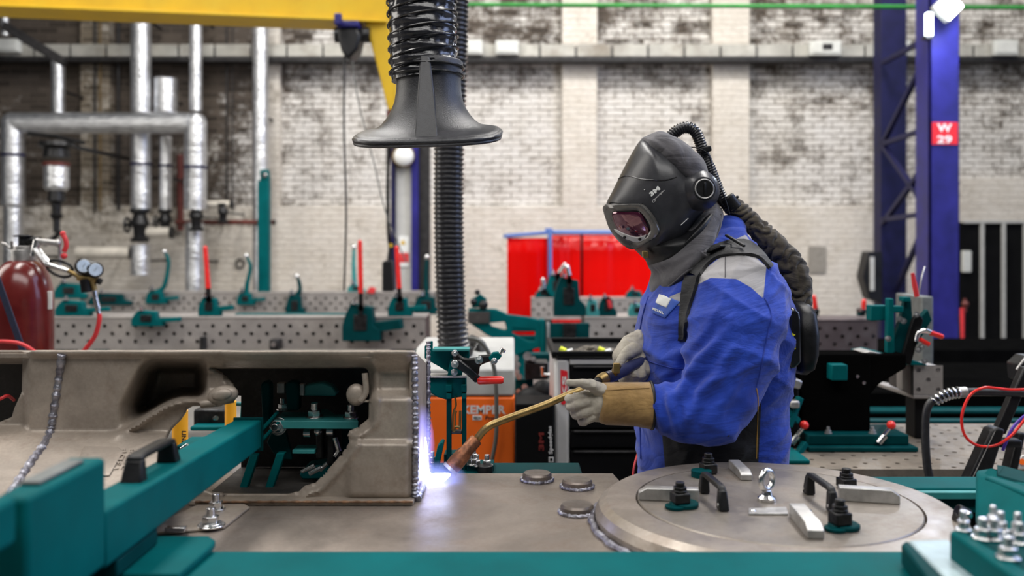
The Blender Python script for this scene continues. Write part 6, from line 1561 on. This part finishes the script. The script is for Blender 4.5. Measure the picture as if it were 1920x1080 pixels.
# breathing hose
bh = mk('breathing_hose', ribbed(cr([Q(1256, 258), Q(1272, 244), Q(1290, 239), Q(1304, 248), Q(1313, 268), Q(1320, 292), Q(1332, 318), Q(1342, 345), Q(1352, 368), Q(1366, 390), Q(1380, 402)], 8), 12.5*S(DC), .0062, .20, 20), 'hose_black', pe, sharp=80)
mk('hose_clip', MB().beam(Q(1312, 283, DC-.01), Q(1331, 279, DC-.01), .040, .014), 'black', bh, .003)
mk('hose_bracket', MB().ppx([(1320, 290), (1332, 288), (1345, 340), (1362, 368), (1366, 385), (1354, 388), (1342, 372), (1332, 345)], DC-.012, .03), 'black', bh, .004)
mk('hose_wire', MB().tube(cr([Q(1292, 276, DC-.03), Q(1310, 278, DC-.03), Q(1328, 290, DC-.03), Q(1336, 320, DC-.03), Q(1338, 345, DC-.03), Q(1350, 352, DC-.03), Q(1362, 380, DC-.03), Q(1368, 402, DC-.03)], 6), .0016, 6), 'black', bh)
mk('hose_collar', MB().tube([Q(1362, 370, DC-.005), Q(1379, 392, DC-.005)], 14.5*S(DC), 20).tube([Q(1380, 368, DC-.005), Q(1383, 372, DC-.005)], 4*S(DC), 10), 'black', bh, .002)
# wrinkled fabric sleeve over the hose
q = cr([Q(1372, 385), Q(1392, 400), Q(1415, 424), Q(1440, 448), Q(1463, 472), Q(1484, 500), Q(1494, 530), Q(1494, 560), Q(1486, 590)], 22); m = MB(); rings = []; u_ = None
for i, c in enumerate(q):
    t = (q[min(len(q)-1, i+1)]-q[max(0, i-1)]).normalized()
    if u_ is None: u_, v_ = frame_of(t)
    else: u_ = (u_-t*u_.dot(t)).normalized(); v_ = t.cross(u_).normalized()
    f = i/(len(q)-1); R0 = (17+9.5*sm(0, .75, f))*S(DC); r_ = []
    for k in range(40):
        an = 2*PI*k/40; s_ = f*13+.75*math.sin(an+f*5)+1.1*noise.noise(Vector((math.cos(an)*1.3, math.sin(an)*1.3, f*7)))
        fo = 1-abs(math.sin(PI*s_)); r_.append(m.bm.verts.new(c+(u_*math.cos(an)+v_*math.sin(an))*R0*(1.05-.27*fo**1.6+.10*noise.noise(Vector((math.cos(an)*2, math.sin(an)*2, f*22))))))
    rings.append(r_)
for A, B in zip(rings, rings[1:]):
    for k in range(40): m.face([A[k], A[(k+1) % 40], B[(k+1) % 40], B[k]])
m.face(rings[0][::-1]); m.face(rings[-1])
mk('hose_cover', m, 'olive', pe, sharp=180)
# air unit on the back
m = MB(); m.loft([ring(1484, y, a, b, dc=2.2, sq=3.4) for y, a, b in ((562, 10, .05), (568, 18, .10), (582, 24, .13), (620, 28, .14), (655, 26, .14), (680, 20, .13), (692, 10, .10))])
au = mk('air_unit', m, 'black', pe, sharp=60)
mk('unit_cap', MB().ppx([(1480, 580), (1490, 577), (1500, 586), (1502, 600), (1504, 680), (1490, 692), (1478, 690)], 2.03, .06), 'black_gloss', pe, .01)
mk('warning_print', MB().ppx([(1485, 624), (1492, 628), (1485, 632)], 2.028, .003).ppx([(1486, 651), (1492, 651), (1492, 655), (1486, 655)], 2.028, .003), 'yellow_print', pe)
mk('grey_print', MB().ppx([(1486, 636), (1492, 636), (1492, 646), (1486, 646)], 2.028, .003), 'silver_print', pe)
mk('waist_belt', MB().loft([ring(1336, y, a, b) for y, a, b in ((692, 145, .222), (696, 149, .226), (716, 149, .226), (720, 145, .222))], True), 'webbing', pe) if False else None

# gloves: palm and five separate fingers, each a skinned chain -------
def hand(name, palm, fingers, vox=.0023, mat='glove', smooth=5):
    m = MB(); m.limb([(P(x, y, d), r*S(d)) for x, y, d, r in palm], 20)
    for f in fingers: m.limb([(P(x, y, d), r*S(d)) for x, y, d, r in f], 14)
    h = remesh(m, vox, smooth); h.bm.normal_update()
    for v in h.bm.verts:
        c = v.co; v.co += v.normal*(.0030*(jagged(c, Vector((c.x*38+c.z*20, c.y*20, (c.z-c.x)*16)))-.45))
    return mk(name, h, mat, pe, sharp=180)
gn = hand('left_glove', [(1140, 760, 1.95, 34), (1120, 758, 1.95, 32), (1106, 755, 1.95, 25)],
     [[(1126, 733, 1.93, 14), (1108, 722, 1.910, 10.5), (1091, 718, 1.900, 9), (1068, 718, 1.900, 7)],                                     # thumb along the top of the torch neck
      [(1106, 742, 1.94, 12), (1086, 744, 1.915, 9.5), (1069, 748, 1.922, 8.5), (1064, 745, 1.955, 7.8), (1072, 735, 1.97, 7)],
      [(1108, 753, 1.93, 12), (1086, 759, 1.908, 9.5), (1071, 764, 1.922, 8.8), (1067, 758, 1.96, 8), (1078, 745, 1.975, 7)],
      [(1110, 766, 1.93, 12), (1092, 774, 1.912, 9.5), (1079, 779, 1.928, 8.5), (1076, 772, 1.965, 8), (1084, 757, 1.98, 7)],
      [(1116, 778, 1.935, 11), (1102, 788, 1.922, 8.5), (1092, 791, 1.935, 7.8), (1088, 783, 1.965, 7), (1094, 768, 1.98, 6)]], vox=.002, smooth=3)
m = MB(); rr = []
for x, cy, r in ((1124, 757, 36), (1132, 757, 39), (1160, 757, 40), (1195, 758, 41), (1216, 760, 43), (1221, 760, 44)):
    c = P(x, cy, 1.95); rr.append([c+Vector((.004*math.sin(2*PI*k/36*3+x*.05), math.cos(2*PI*k/36)*r*1.05*S(1.95), math.sin(2*PI*k/36)*r*S(1.95))) for k in range(36)])
cf = mk('left_cuff', MB().loft(rr+[[v+(P(x, cy, 1.95)-v)*.07 for v in r] for r, (x, cy) in zip(rr[::-1], ((1221, 760), (1216, 760), (1195, 758), (1160, 757), (1132, 757), (1124, 757)))], closed=True), 'cuff', pe, sharp=180)
mk('cuff_binding', MB().torus(P(1221, 760, 1.95), (1, 0, 0), 43.5*S(1.95), .0035, 40, 8), 'black', cf)
cfb = bvh_of(cf); seam(cfb, [(1126, 733), (1160, 731), (1200, 729), (1218, 728)], .0012, 'cuff', cf, 'cuff_seam')
hand('right_glove', [(1212, 640, 2.20, 26), (1195, 650, 2.17, 30), (1180, 662, 2.14, 28), (1170, 668, 2.13, 22)],
     [[(1190, 655, 2.11, 14), (1172, 664, 2.085, 11), (1163, 678, 2.075, 9), (1158, 692, 2.07, 8)],
      [(1186, 668, 2.13, 13), (1180, 684, 2.10, 10.5), (1176, 700, 2.075, 9.5), (1172, 711, 2.09, 8.5), (1166, 712, 2.12, 8)],
      [(1194, 668, 2.13, 13), (1192, 686, 2.10, 10.5), (1189, 702, 2.075, 9.5), (1184, 712, 2.09, 8.5), (1178, 712, 2.12, 8)],
      [(1202, 666, 2.13, 13), (1204, 684, 2.10, 10.5), (1202, 702, 2.08, 9.5), (1197, 711, 2.09, 8.5), (1192, 711, 2.12, 7.5)],
      [(1210, 664, 2.14, 12), (1214, 682, 2.11, 9.5), (1214, 696, 2.09, 8.5), (1210, 706, 2.10, 7.5), (1206, 706, 2.12, 7)]])
m = MB(); rr = [[P(x, cy, dd)+Vector((math.sin(2*PI*k/30)*r*.55*S(2.2), math.cos(2*PI*k/30)*r*S(2.2), math.sin(2*PI*k/30)*r*.8*S(2.2))) for k in range(30)] for x, cy, dd, r in ((1192, 640, 2.18, 32), (1203, 625, 2.21, 36), (1222, 610, 2.25, 40), (1240, 600, 2.29, 43))]
mk('right_cuff', m.loft(rr), 'cuff', pe, sharp=180)

# ------------------------------------------------------------------ torch, arc and cables
to = thing('welding_torch', 'brass-necked welding torch with a scorched copper nozzle held in both gloves', 'torch', P(890, 830, 1.93))
nk = [P(1102, 727, 1.955), P(1062, 742, 1.95), P(1020, 760, 1.945), P(970, 778, 1.94), P(935, 791, 1.935), P(916, 800, 1.93), P(902, 813, 1.93), P(888, 832, 1.93)]
mk('torch_neck', MB().tube(cr(nk, 8), 7.0*S(1.94), 18), 'brass', to)
M['copper'] = simple('scorched_copper', (.30, .12, .055), .45, .7, .25, 40, .3, 150, dirt=(.05, .03, .025))
a, b = P(894, 823, 1.93), P(846, 878, 1.915); t = (b-a).normalized(); ln = (b-a).length
mk('torch_nozzle', MB().lathe([(0, 0), (.0125, 0), (.014, .003), (.0145, ln*.45), (.0165, ln*.5), (.0175, ln*.8), (.0165, ln), (.011, ln), (.011, ln*.8), (0, ln*.8)], a, t, 32), 'copper', to)
mk('nozzle_ring', MB().lathe([(.013, ln-.002), (.0185, ln-.002), (.0185, ln+.005), (.013, ln+.005), (.013, ln-.002)], a, t, 32), 'alu', to)
mk('contact_tip', MB().cyl(a+t*ln*.7, a+t*(ln+.006), .004), 'copper', to)
mk('torch_socket', MB().tube([P(1102, 727, 1.955), P(1126, 714, 2.0)], 9*S(2), 16), 'black', to)
mk('grip_ring', MB().tube([P(1122, 715, 1.99), P(1126, 713, 2.0), P(1136, 708, 2.01), P(1139, 706, 2.01)], [9*S(2), 12*S(2), 12*S(2), 9.5*S(2)], 20), 'brass', to)
M['grip_blue'] = simple('slate_blue_grip', (.030, .034, .085), .35, 0, .1, 40, .05, 200, .2)
mk('torch_grip', MB().tube(cr([P(1136, 709, 2.01), P(1150, 704, 2.03), P(1170, 694, 2.06), P(1192, 684, 2.09), P(1215, 676, 2.12)], 5), [10*S(2.05), 10.5*S(2.05)]+[12.5*S(2.05)]*19, 18) if False else MB().tube(cr([P(1136, 709, 2.01), P(1150, 704, 2.03), P(1170, 694, 2.06), P(1192, 684, 2.09), P(1215, 676, 2.12)], 5), 11.5*S(2.05), 18), 'grip_blue', to)
mk('grip_knob', MB().cyl(P(1152, 702, 2.02), P(1158, 684, 2.01), 7*S(2), 8*S(2), 14).box(P(1156, 690, 1.985), (.014, .008, .022)), 'brass', to, .001)
one('torch_cable', MB().tube(cr([P(1214, 677, 2.13), P(1250, 680, 2.30), P(1262, 760, 2.50), P(1230, 840, 2.48), P(1200, 900, 2.42), P(1195, 1000, 2.40)], 6), 6*S(2.3), 12), 'rubber', 'black torch cable running from the blue grip down behind the worker', 'cable')
one('red_lead', MB().tube(cr([P(1212, 800, 2.5), P(1200, 838, 2.45), P(1190, 870, 2.4), P(1186, 900, 2.38)], 5), 2.0*S(2.4), 8), 'red_soft', 'thin red lead hanging down in front of the tool cart drawers', 'cable')

# arc: a small blinding core, the glow of hot gas round it, and its light
ac = thing('welding_arc', 'blinding blue-white arc and rising violet glow at the torch nozzle', 'welding arc', P(812, 898, 1.90))
M['arc_core'] = emit('arc_core', (.86, .92, 1.0), 3)
c0 = P(808, 900, 1.905)
m = MB().limb([(P(800, 905, 1.89), .017), (P(818, 900, 1.895), .015), (P(834, 893, 1.90), .008), (P(842, 890, 1.91), .004)], 12); m.limb([(P(798, 902, 1.89), .015), (P(797, 880, 1.89), .009), (P(799, 858, 1.90), .005), (P(798, 820, 1.90), .002)], 10); m.limb([(P(800, 905, 1.89), .014), (P(790, 930, 1.86), .006), (P(784, 944, 1.85), .002)], 10)
mk('arc_core', remesh(m, .0022, 3), 'arc_core', ac)
def glow(name, col, dens, pw=2.0):
    m = bpy.data.materials.new(name); m.use_nodes = True; nt = m.node_tree; nt.nodes.clear()
    out = N(nt, 'ShaderNodeOutputMaterial'); em = N(nt, 'ShaderNodeEmission'); em.inputs[0].default_value = (*col, 1)
    tc = N(nt, 'ShaderNodeTexCoord'); gr = N(nt, 'ShaderNodeVectorMath', operation='LENGTH'); mp = N(nt, 'ShaderNodeMapping'); mp.inputs['Location'].default_value = (-1, -1, -1); mp.inputs['Scale'].default_value = (2, 2, 2)
    L(nt, tc.outputs['Generated'], mp.inputs[0]); 
    nz = N(nt, 'ShaderNodeTexNoise'); nz.inputs['Scale'].default_value = 2.5; nz.inputs['Detail'].default_value = 4; L(nt, tc.outputs['Generated'], nz.inputs[0])
    v = mixc(nt, .35, mp.outputs[0], nz.outputs['Color'], 'LINEAR_LIGHT')
    L(nt, v, gr.inputs[0])
    f = math_n(nt, 'MAXIMUM', math_n(nt, 'SUBTRACT', 1.0, gr.outputs['Value']), 0.0); f = math_n(nt, 'POWER', f, pw)
    L(nt, math_n(nt, 'MULTIPLY', f, dens), em.inputs[1]); L(nt, em.outputs[0], out.inputs['Volume']); return m
M['glow_blue'] = glow('arc_glow', (.30, .36, 1.0), 85, 1.6)
M['glow_violet'] = glow('plume_glow', (.34, .32, 1.0), 75, 1.3)
mk('arc_glow', MB().ball(P(812, 903, 1.89), .060, (1.25, .7, .75), n=14), 'glow_blue', ac)
mk('plume', MB().ball(P(790, 855, 1.86), .095, (.30, .45, 1.15), n=14), 'glow_violet', ac)
al = bpy.data.lights.new('arc_light', 'POINT'); al.energy = .18; al.color = (.55, .62, 1.0); al.shadow_soft_size = .03
ao = bpy.data.objects.new('arc_light', al); COL.objects.link(ao); ao.parent = ac; ao.location = Vector(P(822, 880, 1.84))-off_of(ac)

# cable stand at the right -------------------------------------------
cs = thing('cable_stand', 'black angled cable stand at the right edge carrying a hose and cables', 'stand', P(1870, 900, 2.55))
mk('stand_leg', MB().prism([P(1815, 905, 2.5), P(1855, 905, 2.5), P(1886, 806, 2.5), P(1872, 802, 2.5), P(1860, 806, 2.5)], (0, .05, 0)), 'black', cs, .006)
mk('stand_leg', MB().prism([P(1888, 905, 2.6), P(1905, 905, 2.6), P(1925, 812, 2.6), P(1910, 812, 2.6)], (0, .05, 0)), 'black', cs, .006)
mk('stand_foot', MB().bx(P(1820, 0, 2.55).x, P(1915, 0, 2.55).x, 2.5, 2.66, 0, .03).bx(P(1825, 0, 2.55).x, P(1850, 0, 2.55).x, 2.51, 2.54, .03, P(0, 895, 2.5).z).bx(P(1890, 0, 2.6).x, P(1902, 0, 2.6).x, 2.61, 2.64, .03, P(0, 895, 2.6).z), 'stand_black', cs, .004)
mk('stand_tie', MB().bpx(1874, 825, 1918, 840, 2.56, .04), 'black', cs, .006)
mk('stand_post', MB().beam(P(1872, 810, 2.62), P(1925, 690, 2.62), .030, .03), 'black', cs, .005)
mk('leg_edge', MB().beam(P(1822, 900, 2.495), P(1866, 808, 2.495), .0015, .002), 'alu', cs)
bc = thing('black_cable', 'thick black cable arching from the stand over the low table', 'cable', P(1740, 893, 2.6))
mk('cable_tube', MB().tube(cr([P(1744, 900, 2.60), P(1738, 870, 2.60), P(1735, 820, 2.60), P(1736, 780, 2.60), P(1743, 757, 2.60), P(1760, 745, 2.60), P(1785, 737, 2.60), P(1850, 735, 2.60), P(1960, 738, 2.60)], 7), 7.5*S(2.6), 14), 'rubber', bc)
m = MB()
for i in range(7):
    f = i/6; c = P(1752+44*f, 752-16*math.sin(f*PI/2), 2.60); m.torus(c, (math.cos(.9-.8*f), 0, math.sin(.9-.8*f)), 9.5*S(2.6), 2.0*S(2.6), 20, 7)
mk('spiral_guard', m, 'chrome', bc)
mk('cable_ferrule', MB().tube([P(1797, 736, 2.6), P(1812, 735, 2.6)], 10*S(2.6), 18), 'alu', bc, .001)
one('red_loop_cable', MB().tube(cr([P(1960, 728, 2.5), P(1900, 731, 2.5), P(1868, 728, 2.5), P(1845, 727, 2.5), P(1822, 738, 2.5), P(1808, 762, 2.5), P(1803, 790, 2.5), P(1810, 818, 2.5), P(1832, 835, 2.5), P(1862, 836, 2.5), P(1890, 822, 2.5), P(1915, 795, 2.5), P(1950, 745, 2.5)], 7), 2.6*S(2.5), 10), 'red', 'thin red cable hanging in a wide loop at the right edge', 'cable')
one('purple_cable', MB().tube(cr([P(1950, 760, 2.54), P(1915, 785, 2.54), P(1897, 805, 2.54), P(1888, 825, 2.54), P(1880, 845, 2.54)], 5), 3*S(2.54), 8), 'blue_cable', 'short purple cable beside the red loop', 'cable')
pc_ = thing('paper_card', 'small white card with an orange dot at the right edge behind the stand', 'card', P(1912, 888, 2.75))
mk('card', MB().prism([P(1897, 888, 2.75), P(1917, 855, 2.75), P(1940, 850, 2.75), P(1935, 900, 2.75)], (0, .006, 0)), 'white', pc_)
mk('card_dot', MB().cyl(P(1917, 866, 2.749), P(1917, 866, 2.746), .009), 'orange', pc_)
bt = thing('box_clamp', 'dark clamp bracket peeking in at the right frame edge', 'clamp', P(1915, 700, 2.9))
mk('clamp_body', MB().ppx([(1912, 684), (1930, 668), (1960, 668), (1960, 720), (1915, 715)], 2.9, .08), 'oxide', bt, .004)
mk('clamp_rod', MB().tube([P(1906, 693, 2.88), P(1922, 672, 2.88)], .0035, 8), 'alu', bt)
